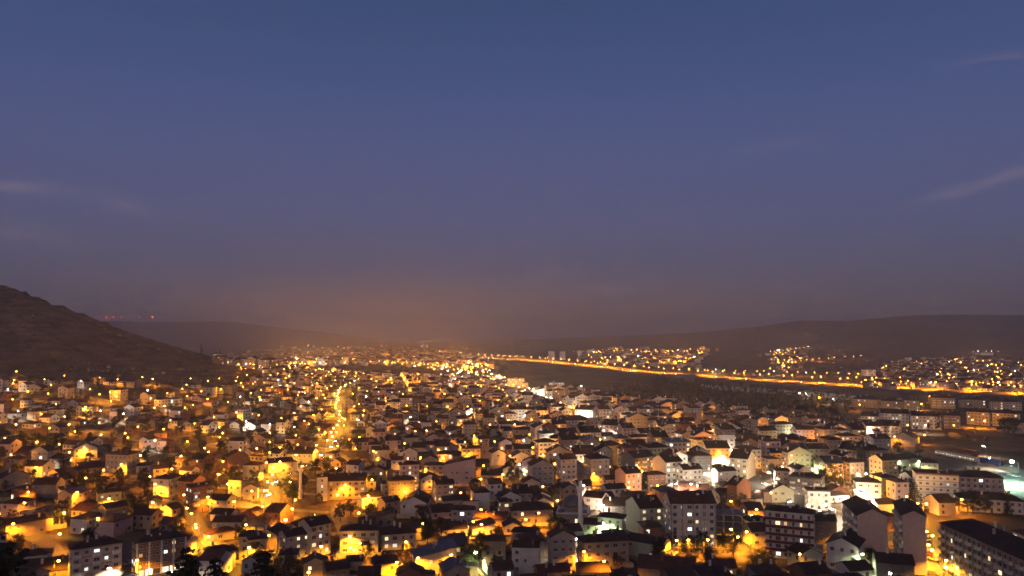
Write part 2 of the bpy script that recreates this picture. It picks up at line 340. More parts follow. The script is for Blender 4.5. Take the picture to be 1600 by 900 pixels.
def roof_mb(w, d, h, roof, rh):
    mb = MB(); o = .55; t = .2
    if roof in ('gable', 'gablef'):
        W, D = (w, d) if roof == 'gable' else (d, w); k = rh/(D/2); oo = .3
        for s in (-1, 1):
            ye, ze = s*(D/2+o), h-o*k+.03; vs = []
            for x in (-W/2-oo, W/2+oo):
                for (y, z) in ((ye, ze), (0, h+rh+.03), (0, h+rh+.03+t), (ye, ze+t)): vs.append((x, y, z) if roof == 'gable' else (-y, x, z))
            mb.add(vs, [(0, 1, 2, 3), (7, 6, 5, 4), (3, 2, 6, 7), (1, 0, 4, 5), (0, 3, 7, 4), (2, 1, 5, 6)])
    elif roof == 'shed':
        k = rh/w
        vs = [(x, y, h+(x+w/2)*k+.03+e) for e in (0, t) for x, y in ((-w/2-o, -d/2-o), (w/2+o, -d/2-o), (w/2+o, d/2+o), (-w/2-o, d/2+o))]
        mb.add(vs, [(3, 2, 1, 0), (4, 5, 6, 7), (0, 1, 5, 4), (1, 2, 6, 5), (2, 3, 7, 6), (3, 0, 4, 7)])
    elif roof == 'hip':
        a, b = w/2+o, d/2+o; r = max(w-d, 0)/2; r2 = max(d-w, 0)/2; z0 = h+.02
        vs = [(-a, -b, z0), (a, -b, z0), (a, b, z0), (-a, b, z0), (-a, -b, z0+t), (a, -b, z0+t), (a, b, z0+t), (-a, b, z0+t)]
        if w >= d: vs += [(-r-.05, 0, z0+rh), (r+.05, 0, z0+rh)]; fs = [(4, 5, 9, 8), (5, 6, 9), (6, 7, 8, 9), (7, 4, 8)]
        else: vs += [(0, -r2, z0+rh), (0, r2, z0+rh)]; fs = [(4, 5, 8), (5, 6, 9, 8), (6, 7, 9), (7, 4, 8, 9)]
        mb.add(vs, fs+[(3, 2, 1, 0), (0, 1, 5, 4), (1, 2, 6, 5), (2, 3, 7, 6), (3, 0, 4, 7)])
    else:
        mb.box(-w/2-.15, w/2+.15, -d/2-.15, d/2+.15, h+.01, h+.18)
        for x0, x1, y0, y1 in ((-w/2-.12, w/2+.12, -d/2-.12, -d/2+.1), (-w/2-.12, w/2+.12, d/2-.1, d/2+.12), (-w/2-.12, -w/2+.1, -d/2+.1, d/2-.1), (w/2-.1, w/2+.12, -d/2+.1, d/2-.1)): mb.box(x0, x1, y0, y1, h+.18, h+.75)
    return mb
def roof_height(w, d, roof): return {'gable': d/2*.48, 'gablef': w/2*.48, 'shed': w*.2, 'hip': min(w, d)/2*.45, 'flat': .2}[roof]
chm = MB(); chm.box(-.35, .35, -.35, .35, -1.2, 1.1); chm.box(-.45, .45, -.45, .45, 1.1, 1.25); CHIM = [chm.mesh('chimney', WALL[k]) for k in 'BWG']
dsh = MB(); dsh.lathe([(.02, 0), (.22, .03), (.40, .11), (.42, .12), (.38, .13), (.02, .05)], 10); dsh.tube((0, 0, 0), (0, 0, -.5), .03, .03)
DISH = dsh.mesh('satellite_dish', M['trim'])
tnk = MB(); tnk.tube((-.8, 0, 1.1), (.8, 0, 1.1), .32, .32, 8, 0); tnk.add([(-.9, -1.3, .1), (.9, -1.3, .1), (.9, -.3, .95), (-.9, -.3, .95), (-.9, -1.25, .02), (.9, -1.25, .02), (.9, -.25, .87), (-.9, -.25, .87)], [(0, 1, 2, 3), (7, 6, 5, 4), (0, 4, 5, 1), (1, 5, 6, 2), (2, 6, 7, 3), (3, 7, 4, 0)], 1)
for x in (-.7, .7): tnk.tube((x, 0, 1), (x, 0, -.6), .04, .04, 4, 0)
SOLAR = tnk.mesh('water_heater', [M['steel'], PANE['d']])
FOOT = []          # footprints (x, y, w, d, rot)
THINGS = []        # things that labels may refer to: (x, y, label)
def inside(x, y, pad=1.0):
    for (a, b, w, d, r) in FOOT:
        if abs(a-x)+abs(b-y) > 90: continue
        c, s = math.cos(-r), math.sin(-r); u = (x-a)*c-(y-b)*s; v = (x-a)*s+(y-b)*c
        if abs(u) < w/2+pad and abs(v) < d/2+pad: return True
    return False
def pick_pane(lit, rnd):
    if rnd.random() < lit: return rnd.choice('wwwcco')
    return 'd'
def building(name, label, cat, x, y, rot, w, d, st, roof, wk, rk, lit, sides='f', flags='', group=None, seed=0, detail=2):
    rnd = random.Random(seed); z = hz(x, y); h = st*SH+.45; rh = roof_height(w, d, roof)
    root = obj(name, None, None, (x, y, z), rot); tag(root, label, cat, group)
    obj('wall', walls_mb(w, d, h, roof, rh).mesh('wall', WALL[wk]), root)
    rf = obj('roof', roof_mb(w, d, h, roof, rh).mesh('roof', ROOF[rk]), root)
    FOOT.append((x, y, w, d, rot))
    for k in range(1 if w < 11 else 2 if w < 20 else 4):
        if roof == 'flat' : cx, cy_, cz = rnd.uniform(-w*.35, w*.35), rnd.uniform(-d*.3, d*.3), h+.9
        else:
            cx, cy_ = rnd.uniform(-w*.36, w*.36), rnd.uniform(-d*.3, d*.3)
            fr = {'gable': 1-abs(cy_)/(d/2), 'gablef': 1-abs(cx)/(w/2), 'shed': (cx+w/2)/w, 'hip': min(1, min((w/2-abs(cx)), (d/2-abs(cy_)))/(min(w, d)/2))}[roof]; cz = h+rh*fr+.6
        obj('chimney', CHIM[rnd.randrange(3)], rf, (cx, cy_, cz))
    if detail > 1 and cat == 'apartment block' and roof != 'gablef':
        for k in range(2):
            if rnd.random() < .6: cx = rnd.uniform(-w*.4, w*.4); o = obj('satellite_dish', DISH, rf, (cx, -d*.2, h+rh*.62+.55)); o.rotation_euler = (R(65), 0, R(20))
        if rnd.random() < .5: obj('water_heater', SOLAR, rf, (rnd.uniform(-w*.25, w*.25), -d*.12, h+rh*.8+.25), 0)
    for sd in sides:
        L_ = w if sd in 'fb' else d
        nc = max(1, int((L_-.8)/(2.7 if st > 3 else 2.9))); sp = (L_-.6)/nc
        if 'few' in flags and sd != 'f': nc = max(1, nc//2); sp = (L_-1)/nc
        cs_ = [rnd.choice((.72, 1, 1, 1.2, 1.55)) for _ in range(nc)]; hs_ = rnd.choice((.85, 1, 1.12))
        for r_ in range(st):
            for c_ in range(nc):
                u = -L_/2+.3+sp*(c_+.5); zz = r_*SH+1.75
                if 'few' in flags and rnd.random() < .5: continue
                if sd == 'f': p, ro = (u, -d/2-.005, zz), 0
                elif sd == 'r': p, ro = (w/2+.005, u, zz), R(90)
                elif sd == 'b': p, ro = (u, d/2+.005, zz), R(180)
                else: p, ro = (-w/2-.005, u, zz), R(-90)
                if r_ == 0 and sd == 'f' and 'shop' in flags:
                    obj('shop_window', SHOP[rnd.choice('wcwd')], root, (p[0], p[1], 1.35), ro); continue
                if r_ == 0 and sd == 'f' and c_ == nc//2 and detail:
                    obj('door', DOOR, root, (p[0], p[1], .05), ro); continue
                s_ = cs_[c_] if 'big' not in flags else 1.45
                if st > 2 and rnd.random() < .14: o = obj('air_conditioner', ACU, root, p, ro)
                obj('window', WIN[pick_pane(lit, rnd)], root, p, ro, (s_, 1, hs_ if 'big' not in flags else 1.12))
        if 'balc' in flags and sd in flags.split('balc:')[-1][:2]:
            bw = sp*.86
            for r_ in range(1, st):
                for c_ in range(nc):
                    if (c_+('bo' in flags)) % 2: continue
                    u = -L_/2+.3+sp*(c_+.5); b = MB(); b.box(-bw/2, bw/2, -1.25, -.01, -.16, 0); b.box(-bw/2, bw/2, -1.25, -1.13, 0, .95); b.box(-bw/2, -bw/2+.1, -1.13, -.01, 0, .95); b.box(bw/2-.1, bw/2, -1.13, -.01, 0, .95)
                    key = ('balcony', round(bw, 1), wk)
                    bm_ = MESHC.get(key) or MESHC.setdefault(key, b.mesh('balcony', M['trim'] if wk in 'BKTSP' else WALL[wk]))
                    p, ro = ((u, -d/2, r_*SH+.25), 0) if sd == 'f' else ((w/2, u, r_*SH+.25), R(90)) if sd == 'r' else ((-w/2, u, r_*SH+.25), R(-90))
                    obj('balcony', bm_, root, p, ro)
    if st < 4 and rnd.random() < .5 and 'few' in flags:
        aw, ad, ah = rnd.uniform(2.6, 4.5), min(d*.8, rnd.uniform(3, 6)), min(st*SH, rnd.choice((2.5, 2.7, 5.2))); sx = rnd.choice((-1, 1)); yy = rnd.uniform(-.5, .5)*(d-ad)
        b = MB(); b.box(-aw/2, aw/2, -ad/2, ad/2, -4, ah); an = obj('annex', b.mesh('annex', WALL[rnd.choice('TSGCW')]), root, (sx*(w/2+aw/2+.01), yy, 0))
        b = MB(); z0, z1 = (ah+.75, ah+.05) if sx > 0 else (ah+.05, ah+.75)
        b.add([(-aw/2-.2*(sx < 0), -ad/2-.3, z0), (aw/2+.2*(sx > 0), -ad/2-.3, z1), (aw/2+.2*(sx > 0), ad/2+.3, z1), (-aw/2-.2*(sx < 0), ad/2+.3, z0), (-aw/2-.2*(sx < 0), -ad/2-.3, z0+.15), (aw/2+.2*(sx > 0), -ad/2-.3, z1+.15), (aw/2+.2*(sx > 0), ad/2+.3, z1+.15), (-aw/2-.2*(sx < 0), ad/2+.3, z0+.15)], [(3, 2, 1, 0), (4, 5, 6, 7), (0, 1, 5, 4), (1, 2, 6, 5), (2, 3, 7, 6), (3, 0, 4, 7)])
        obj('annex_roof', b.mesh('annex_roof', ROOF[rnd.choice('ORM')]), an)
    if st < 4 and rnd.random() < .6:
        b = MB(); gx0, gx1, gy0 = -w/2-rnd.uniform(.5, 2.5), w/2+rnd.uniform(.5, 2.5), -d/2-rnd.uniform(2.2, 4.5); hw = rnd.uniform(1.1, 2)
        b.box(gx0, gx0+.22, gy0+.22, d/2-1, -3, hw); b.box(gx1-.22, gx1, gy0+.22, d/2-1, -3, hw); b.box(gx0, -.9, gy0, gy0+.22, -3, hw); b.box(.9, gx1, gy0, gy0+.22, -3, hw)
        obj('garden_wall', b.mesh('garden_wall', WALL[rnd.choice('SSTGC')]), root)
    if 'bands' in flags:
        for r_ in range(1, st):
            b = MB(); b.box(-w/2-.12, w/2+.12, -d/2-1.1, -d/2-.01, -.15, 0); b.box(-w/2-.12, w/2+.12, -d/2-1.1, -d/2-.98, 0, .9)
            obj('balcony', b.mesh('balcony', M['redband']), root, (0, 0, r_*SH+.2))
    if 'pier' in flags:
        for k in range(5):
            b = MB(); b.box(-.35, .35, -.12, 0, 0, h-.3); obj('pilaster', b.mesh('pilaster', M['trim'] if wk not in 'WC' else WALL['G']), root, (-w/2+.36+(w-.72)*k/4, -d/2-.002, .1))
    if 'slab' in flags:
        for r_ in range(1, st+1):
            b = MB(); b.box(-w/2-.05, w/2+.05, -.1, 0, -.14, .14); obj('floor_band', b.mesh('floor_band', M['concrete']), root, (0, -d/2-.003, r_*SH+.12))
    return root
MESHC = {}
CAT = """
116 152 701 2 0 0 gablef W D .0 few|white gable-fronted house among dark garden trees
124 172 731 1 8 0 gable T D .35 |long low house with two lit windows
213 235 728 2 -12 6 hip P D .3 |small two-storey house with one lit window
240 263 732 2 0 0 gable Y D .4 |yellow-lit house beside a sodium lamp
3 48 745 2 12 0 gablef T D .05 few|broad pale gable house at the picture edge
50 87 757 2 -25 13 gable T R .1 few|red-roofed house with its gable end lit orange
30 56 772 2 20 0 gable B R .05 few|small brick house below the red-roofed house
95 117 765 2 10 0 flat W O .2 balc:ff|little white house with a balcony
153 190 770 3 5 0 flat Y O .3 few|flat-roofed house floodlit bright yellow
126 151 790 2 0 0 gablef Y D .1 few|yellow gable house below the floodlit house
166 200 792 3 28 9 gable S D .0 few|dark stone house below the floodlit flat roof
301 333 760 4 24 10 flat B O .15 balc:ff|brown four-storey block with a bare grey side
236 250 782 2 0 0 gablef Y R .5 few|tiny orange-lit gable hut between trees
333 377 815 2 -20 8 gable C R .1 few|cream gable house lit orange near the bend
336 368 831 1 10 0 hip T R .0 few|low red-roofed shed lit from the side
10 73 815 2 18 6 gable T D .0 few|long tan gable house with dark roof
30 78 868 2 -6 0 hip W D .1 |white-fronted house with a large dark hipped roof
112 191 853 4 6 3 hip P D .2 slab balc:ff|four-storey pinkish block with floor bands, floodlit below
214 292 843 4 12 6 hip B D .2 slab shop pier|four-storey brick block with lit shops below
0 110 893 1 -10 0 gable S D .0 few|long dark low roof at the lower left edge
374 404 838 3 -10 4 hip Y D .1 |tall yellow house with a bright lamp at its corner
324 368 862 2 8 0 hip T D .05 |dark hipped house behind the fir trees
357 388 713 3 12 5 gablef B D .05 few|dark brown gable house beside the lamp row
250 288 758 1 5 0 hip T D .0 few|low dark hipped house by the lamp
380 402 762 2 -8 4 gablef C R .05 few|cream gable house with lit lower wall
56 94 803 2 6 0 shed T O .1 few|orange-lit house with a sloping porch roof
199 223 717 1 10 0 gable Y O .1 few|low yellow shed under a sodium lamp
420 458 722 2 14 5 gable T D .05 few|tan gable house left of the lit road
448 488 709 2 -16 9 gable G D .05 few|grey gable house beside the lit road
496 511 746 4 0 0 flat W D .55 |narrow white tower house with a column of lit windows
512 572 751 3 -4 0 gable Y D .25 |long three-storey house lit yellow below
626 655 726 5 8 4 hip P D .45 |five-storey pink tower with scattered lit windows
627 652 706 3 6 0 gablef W D .0 few|plain white gable wall behind the pink tower
663 694 727 3 -5 3 hip C D .1 |cream house with one glowing orange face
695 741 726 4 -6 6 shed P D .1 few|tall sloping-roofed pale house with small windows
598 638 755 3 8 4 hip C D .1 |cream three-storey house with dark hipped roof
566 598 776 2 18 5 gable W D .05 |white two-storey house with a dark long roof
602 625 783 2 30 0 gable T D .05 few|dark-roofed house joined to a white gable
626 666 786 2 -8 18 gablef W D .0 few|broad white gable with a large dark roof
682 710 756 3 14 4 gable G D .35 |grey house with two white lit windows
694 732 782 2 6 0 hip G D .1 few|dim grey hipped house under the lit grey house
705 739 797 3 -5 3 hip G D .15 |square grey house with a lit row below
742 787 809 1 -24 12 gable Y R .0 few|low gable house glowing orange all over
690 730 826 1 10 0 gable W D .0 few|low white shed with dark gable roof
485 517 819 4 32 18 gable C D .15 |four-storey cream block with bare grey gable
448 485 835 3 26 12 gable G D .4 |three-storey grey house with white lit windows
532 590 829 3 -6 6 hip C D .15 |wide hipped house lit yellow on one side
597 650 834 2 6 0 hip C D .1 |two-storey cream house along a garden wall
390 417 842 3 8 3 hip Y D .05 |orange-lit house behind the tall fir
437 464 867 2 -5 0 hip C D .05 |small pale house with two dark windows
475 510 880 2 0 0 gablef Y O .1 few|yellow house with a little dormer gable
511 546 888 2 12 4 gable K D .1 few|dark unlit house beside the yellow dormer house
547 562 877 2 0 0 hip C D .0 few|narrow cream house with tiny hipped roof
650 712 870 2 8 0 shed G M .15 |long grey building under a flat metal roof
762 797 882 1 16 6 gable G R .3 few|low gable house with a single white window
461 513 853 1 10 0 gable S D .0 few|low dark roof in front of the cream block
783 800 784 3 12 4 hip T D .45 |tan house with a white lit corner
752 784 742 2 -4 0 gable Y D .3 |yellow-lit house behind a bare garden
583 608 703 2 10 4 gable G D .1 few|small grey house above the pink tower
661 687 694 3 -8 3 gable P D .35 |pale house with white windows on the slope
860 900 685 4 8 5 hip W D .3 big|four-storey hotel with a grid of windows
991 1022 714 5 38 19 gable K D .35 |tall dark-fronted block with a pink gable
1040 1066 721 5 34 20 gable W D .35 big slab|five-storey block with large bright windows
1068 1097 733 4 30 0 gable W D .2 shop|four-storey corner block over bright shops
978 1002 739 4 34 17 gable P D .25 |salmon-pink gabled block on the side street
976 1002 700 5 20 6 flat B O .15 balc:ff|brown brick tower block with balconies
1012 1040 742 3 22 8 hip B D .3 |brown house lit orange at its foot
949 978 763 3 28 10 gable W D .15 shop|white gable house with a lit street front
912 940 777 3 -22 10 gable P R .3 |pink house with a ribbed red roof
1000 1036 793 4 26 23 gable N D .4 |block with a bare pale-green gable
1048 1118 786 6 14 13 gable W R .25 pier balc:ff|six-storey white block lit orange at street level
934 972 809 3 -14 6 hip N D .2 |green-lit house beside the mosque
912 940 819 2 -6 0 gable N D .1 |low green-lit annex of the mosque
914 982 846 3 20 12 hip T D .05 balc:rr|wide hipped house in front of the mosque
800 842 856 3 -4 0 flat W D .0 few|white cube house with four tiny windows
861 899 839 4 10 4 gablef G D .0 |plain grey blank-walled block
979 1034 847 2 -26 13 gable N D .1 few|gable house with one warm lit window
1140 1168 716 4 -16 27 gable C D .35 balc:ff|yellow-lit hotel block with rows of balconies
1136 1151 757 4 -34 21 gable B D .1 few|white-gabled block with an orange-lit front
1113 1139 731 2 14 0 hip W D .5 shop|small white house on the bright boulevard
1045 1079 691 6 18 12 flat L M .2 big|blue-glass fronted tower block
816 839 721 3 -10 4 gablef P D .0 few|pinkish gable house on its own
923 938 723 2 -8 6 gablef Y D .0 few|orange gable wall beside a lamp
884 922 733 2 6 0 gablef G D .0 few|wide grey barn-like gable
800 864 797 2 10 0 hip T D .05 few|row of dark tan roofs by the lamp tree
800 838 832 2 -12 4 hip T D .1 |tan house below the row of dark roofs
1052 1104 767 1 -6 0 gable B R .1 few|low brown workshop behind the white block
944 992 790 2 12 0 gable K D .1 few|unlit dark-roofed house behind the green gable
997 1083 889 1 -4 0 gable S R .0 few|long low red roof along the lower edge
1108 1150 886 1 8 0 gable Y R .4 few|low yellow-lit cottage among dark trees
842 890 893 1 16 6 gable T R .0 few|dark cottage with a ridge facing away
802 843 770 2 6 0 gable G D .1 few|dim grey house right of the bare garden
1196 1270 800 6 -4 4 hip W D .2 bands|six-storey block with dark red balcony bands
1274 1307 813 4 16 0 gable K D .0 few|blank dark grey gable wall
1291 1340 852 3 -10 17 gablef W D .0 few|white gable house below the dark grey wall
1340 1386 806 6 14 24 gablef P D .0 few|tall blank pale gable beside the bright crossing
1410 1446 806 7 8 20 gablef P D .0 few|tallest blank gable lit orange at its foot
1338 1376 754 3 10 0 hip W D .3 shop|bright white house on the crossing
1262 1297 768 3 12 5 flat W D .3 balc:ff|white corner house glaring in white light
1310 1360 703 4 -24 14 gable T D .45 |long tan block with many small lit windows
1360 1392 729 3 -18 10 hip G D .2 |grey three-storey house behind the big tree
1432 1497 742 5 10 8 flat W R .1 slab|long white block with a stepped roof
1498 1567 746 4 14 0 hip P D .2 balc:ff|long pink block with rows of balconies
1403 1436 715 3 -10 0 hip K D .1 big|dark office block with square windows
1428 1466 723 2 8 0 hip P D .1 |low pink building before the rail yard
1500 1598 781 2 14 0 hip W D .0 |long low white building with dark roof
1450 1496 787 1 -8 0 gable P R .0 few|low red-roofed hall with a lit wall
1211 1233 736 3 6 4 hip T D .15 |tan narrow house left of the balcony house
1233 1282 747 3 -10 0 flat K D .25 balc:ff|dark apartment house with one red-lit balcony
1206 1240 766 2 18 6 gablef N D .05 few|small pale gable house with a lit yard
1216 1252 687 4 -12 12 hip B D .4 |brown block with one orange-lit side
1253 1290 691 3 8 0 flat P D .1 few|flat pink block behind the green dome
1370 1428 880 2 10 0 gable K D .0 few|dark house beneath the tall blank gables
866 924 657 4 12 8 hip W D .2 big|large hipped building with rows of square windows
1205 1236 708 3 8 5 gable G D .3 |grey block with white windows by the pink block
1160 1200 690 4 -14 8 gable W D .25 |white gabled block above the hotel
1104 1140 700 4 16 10 gable C D .2 shop|cream block facing the bright boulevard
1082 1112 672 4 20 9 gable P D .2 |pink block far up the boulevard
1120 1158 668 4 -10 8 gablef W D .05 few|white gable block past the boulevard
1180 1210 662 3 6 5 gablef P D .05 few|pale rose gable block by the wood
1000 1036 676 4 24 10 gable W D .2 shop|white block with shops lit up the boulevard
1028 1056 662 4 22 8 gable C D .2 shop|cream block halfway along the boulevard
940 970 664 5 -20 10 gable P D .25 shop|rose block across the boulevard
898 926 640 4 -20 8 gable W D .25 shop|white block at the boulevard bend
800 830 640 4 10 6 hip W D .25 |pale hipped block left of the boulevard
836 862 668 4 14 8 gablef W D .1 few|white gable in front of the large hipped building
1330 1372 624 3 -8 5 hip T D .15 |tan apartment row nearest the plain
1376 1412 627 3 -8 5 hip T D .15 |tan apartment block beside the nearest row
1416 1436 626 4 8 5 flat Y D .3 |flat block glowing gold
1456 1492 622 4 8 5 hip T D .15 |tan hipped block past the gold block
1500 1540 625 3 8 5 hip T D .15 |low tan block among the right-hand rows
1548 1596 628 3 10 5 hip C D .15 |cream block at the end of the tan rows
1345 1372 650 4 -8 5 gable C D .25 |cream apartment block by white lamps
1376 1420 646 4 6 5 gable W D .25 |white apartment row with lit stair windows
1424 1470 650 4 6 5 gable W D .3 |long white apartment row before the tan rows
1474 1500 649 4 8 4 gable T D .2 |short tan block beside the long white row
1510 1545 644 4 -8 5 hip Y D .2 |yellowish hipped block over the sports ground
1550 1590 646 4 -8 5 hip Y D .2 |second yellowish hipped block over the sports ground
1336 1364 663 4 10 5 gable W D .2 |white block floodlit at its foot
1368 1404 665 4 -8 6 gable C D .2 |cream gabled block behind the field
1284 1320 662 3 8 5 hip B D .3 |brick block between two sodium lamps
1222 1262 640 2 8 5 gable Y D .2 |orange-lit long house beside the wood
1392 1430 684 2 -10 8 gablef G D .0 few|low grey hall with an arched gable
1564 1600 660 3 8 5 hip G D .1 |dim grey block right of the sports ground
"""
nb = 0
for line in CAT.strip().split('\n'):
    spec, label = line.split('|'); p = spec.split()
    x0, x1, ey, st, yaw, side = [float(v) for v in p[:6]]; roof, wk, rk = p[6:9]; lit = float(p[9]); flags = ' '.join(p[10:]); st = int(st)
    h = st*SH+.45; cx = (x0+x1)/2
    ax, ay = at(cx, ey, h); D = ay; phi = math.atan((cx-800)/FPX); rot = R(yaw)-phi
    w = (x1-x0)*D/FPX*math.cos(phi)/max(.6, math.cos(R(yaw))); w = max(w, 5.5)
    d = side*D/FPX/max(.2, abs(math.sin(R(yaw)))) if side else min(max(.75*w, 7), 12)
    d = min(max(d, 7), 30 if st > 5 else 17); 
    bx, by = ax-math.sin(rot)*d/2, ay+math.cos(rot)*d/2
    cat = 'apartment block' if st >= 4 else 'house'
    sides = 'f'+('l' if yaw > 3 and ('few' not in flags or st > 5) else 'r' if yaw < -3 and ('few' not in flags or st > 5) else '')
    if st >= 4 and 'few' not in flags and 'b' not in flags and nb % 2: flags += ' balc:ff'
    if roof == 'gablef' and st > 5: flags = 'balc:ll'; sides = 'l'; lit = .12
    elif 'few' not in flags and side > 15: sides = 'f'
    building('apartment_block' if st >= 4 else 'house', label, cat, bx, by, rot, w, d, st, roof, wk, rk, lit, sides, flags, 'named apartment blocks' if st >= 4 else 'named houses', seed=nb)
    THINGS.append((bx, by, label)); nb += 1

# long slab at the lower right: it runs towards the camera, its balcony side faces the street
SLAB = building('apartment_block', 'long dark slab of flats with balconies facing the yellow-lit street', 'apartment block', 165, 250, R(-90), 74, 15, 6, 'hip', 'T', 'D', .13, 'f', 'balc:ff', 'named apartment blocks', seed=991)
THINGS.append((165, 270, 'long dark slab of flats'))
building('apartment_block', 'shorter wing behind the long dark slab of flats', 'apartment block', 191, 262, R(-90), 50, 14, 5, 'hip', 'T', 'D', .1, 'f', '', 'named apartment blocks', seed=992)
x, y = at(1243, 868, 0); FOOT.append((x, y, 20, 6, 0))
pw = MB(); pw.box(-10, 10, -2.5, 2.5, -3, 4.2); rt = obj('podium', pw.mesh('podium', WALL['W']), None, (x, y, hz(x, y)), R(-20)); tag(rt, 'blank white podium wall under the red-banded block', 'wall')
cp = MB(); cp.box(-10.2, 10.2, -2.7, 2.7, 4.21, 4.45); obj('coping', cp.mesh('coping', M['concrete']), rt)

# ------------------------------------------------------------------ mosques and minarets
def minaret(px, py, hgt, r, label, mk='W', cone='lead'):
    x, y = at(px, py); z = hz(x, y); root = obj('minaret', None, None, (x, y, z)); tag(root, label, 'minaret', 'minarets')
    b = MB(); b.lathe([(r*1.5, -2), (r*1.5, hgt*.2), (r*1.08, hgt*.25), (r, hgt*.26), (r*.92, hgt*.66)], 14); obj('shaft', b.mesh('shaft', WALL[mk]), root)
    b = MB(); b.lathe([(r*.95, hgt*.66), (r*1.25, hgt*.675), (r*1.75, hgt*.70), (r*1.75, hgt*.735), (r*1.65, hgt*.735), (r*1.65, hgt*.705), (r*.8, hgt*.704)], 14); obj('balcony', b.mesh('balcony', WALL[mk]), root)
    b = MB(); b.lathe([(r*.75, hgt*.704), (r*.72, hgt*.83)], 14); obj('upper_shaft', b.mesh('upper_shaft', WALL[mk]), root)
    b = MB(); b.lathe([(r*.86, hgt*.83), (r*.5, hgt*.9), (r*.06, hgt*.985)], 14); c = obj('spire', b.mesh('spire', M[cone]), root)
    b = MB(); b.lathe([(.05, hgt*.985), (.18, hgt*.99), (.04, hgt*.998), (.04, hgt*1.02)], 6); obj('finial', b.mesh('finial', M['steel']), c)
    THINGS.append((x, y, label)); FOOT.append((x, y, 2*r, 2*r, 0)); return x, y
minaret(907, 833, 27.5, 1.0, 'tall white minaret beside the grey mosque dome', 'A')
minaret(469, 779, 21, .8, 'slim white minaret among trees near the lamps', 'A')
minaret(936, 694, 22, 1.0, 'gold-lit minaret below the large hipped building', 'C')
minaret(725, 652, 18, 1.1, 'far minaret glowing orange over dark roofs', 'Y')
def mosque(px, py, w, hw, rd, label, mk):
    x, y = at(px, py); y += w/2; z = hz(x, y); root = obj('mosque', None, None, (x, y, z), R(-8)); tag(root, label, 'mosque', 'mosques')
    b = MB(); b.box(-w/2, w/2, -w/2, w/2, -3, hw); wl = obj('wall', b.mesh('wall', WALL[mk]), root)
    b = MB(); b.box(-w/2-.3, w/2+.3, -w/2-.3, w/2+.3, hw+.01, hw+.4); obj('cornice', b.mesh('cornice', WALL['W']), wl)
    b = MB(); b.lathe([(rd*1.1, hw+.41), (rd*1.1, hw+2.2), (rd*1.16, hw+2.3), (rd*1.16, hw+2.6)], 16); dr = obj('drum', b.mesh('drum', WALL[mk]), root)
    b = MB(); b.lathe([(rd*math.cos(a)*1.08, hw+2.61+rd*math.sin(a)*.92) for a in np.linspace(0, 1.52, 11)], 24); dm_ = obj('dome', b.mesh('dome', M['lead'], True), root)
    b = MB(); b.lathe([(.08, hw+2.55+rd*.92), (.25, hw+3.1+rd*.92), (.06, hw+3.5+rd*.92), (.04, hw+4.2+rd*.92)], 6); obj('finial', b.mesh('finial', M['steel']), dm_)
    for k in range(4):
        b = MB(); b.lathe([(1.5*math.cos(a), hw+.41+1.4*math.sin(a)) for a in np.linspace(0, 1.5, 6)], 12, c=((w/2-2)*(-1, 1, 1, -1)[k], (w/2-2)*(-1, -1, 1, 1)[k])); obj('small_dome', b.mesh('small_dome', M['lead'], True), root)
    for k in range(4):
        for s in (0, 1): obj('window', WIN['w' if (k+s) % 3 == 0 else 'd'], root, (-w/2+w*(k+.5)/4, -w/2-.005, 2+3.2*s), 0, (1.1, 1, 1.5))
    for k in range(8):
        a = 2*math.pi*k/8+.2; obj('window', WIN['d'], dr, (rd*1.1*math.cos(a), rd*1.1*math.sin(a), hw+1.3), a+R(90), (.6, 1, .7))
    THINGS.append((x, y, label)); FOOT.append((x, y, w, w, 0))
mosque(898, 833, 14, 8.2, 4.7, 'grey stone mosque with one large lead dome', 'S')
mosque(1273, 728, 9, 5, 3.1, 'small mosque dome lit green beside a big tree', 'N')

# ------------------------------------------------------------------ concrete skeleton of an unfinished building
x, y = at(1143, 846); y += 5; root = obj('concrete_frame', None, None, (x, y, hz(x, y)), R(-12)); tag(root, 'unfinished concrete skeleton beside the six-storey white block', 'building'); FOOT.append((x, y, 13, 11, 0)); THINGS.append((x, y, 'unfinished concrete skeleton'))
for k in range(4):
    b = MB(); b.box(-6.4, 6.4, -5.4, 5.4, 2.8*(k+1)-.22, 2.8*(k+1)); obj('floor_slab', b.mesh('floor_slab', M['concrete']), root)
b = MB(); b.box(-.17, .17, -.17, .17, -2, 12.6); cm = b.mesh('column', M['concrete'])
for i in range(4):
    for j in range(3): obj('column', cm, root, (-5.7+3.8*i, -4.7+4.7*j, 0))
b = MB(); b.box(-.06, .06, -.06, .06, 0, 5.5); cm = b.mesh('prop', M['bark'])
for i in range(7): obj('prop', cm, root, (-5.5+1.8*i, 3.5-(i % 3)*2, 11.2))

# ------------------------------------------------------------------ rail yard
def rail():
    A = np.array(at(1400, 706)); B = np.array(at(1640, 755)); t = (B-A)/np.linalg.norm(B-A); n = np.array((-t[1], t[0]))
    for k in range(4):
        o_ = (k-2)*5; L_ = np.linalg.norm(B-A)
        root = obj('railway_track', None, None, (0, 0, 0)); tag(root, '%s railway track of the yard, counted from the town' % ('first', 'second', 'third', 'fourth')[k], 'railway track', 'railway tracks')
        for s in (-.75, .75):
            mb = MB(); a = A+n*(o_+s); b = B+n*(o_+s); mb.tube((a[0], a[1], hz(*a)+.28), (b[0], b[1], hz(*b)+.28), .09, .09, 4); obj('rail', mb.mesh('rail', M['steel']), root)
        mb = MB(); q_ = int(L_/1.6)
        for i in range(q_):
            c = A+t*(i*1.6)+n*o_; s_ = MB(); s_.box(-1.3, 1.3, -.13, .13, .02, .2); s_.xf(c[0], c[1], hz(*c), math.atan2(n[1], n[0])); mb.join(s_)
        o = obj('sleepers', mb.mesh('sleepers', M['concrete']), root); tag(o, kind='stuff')
    return A, B, t, n
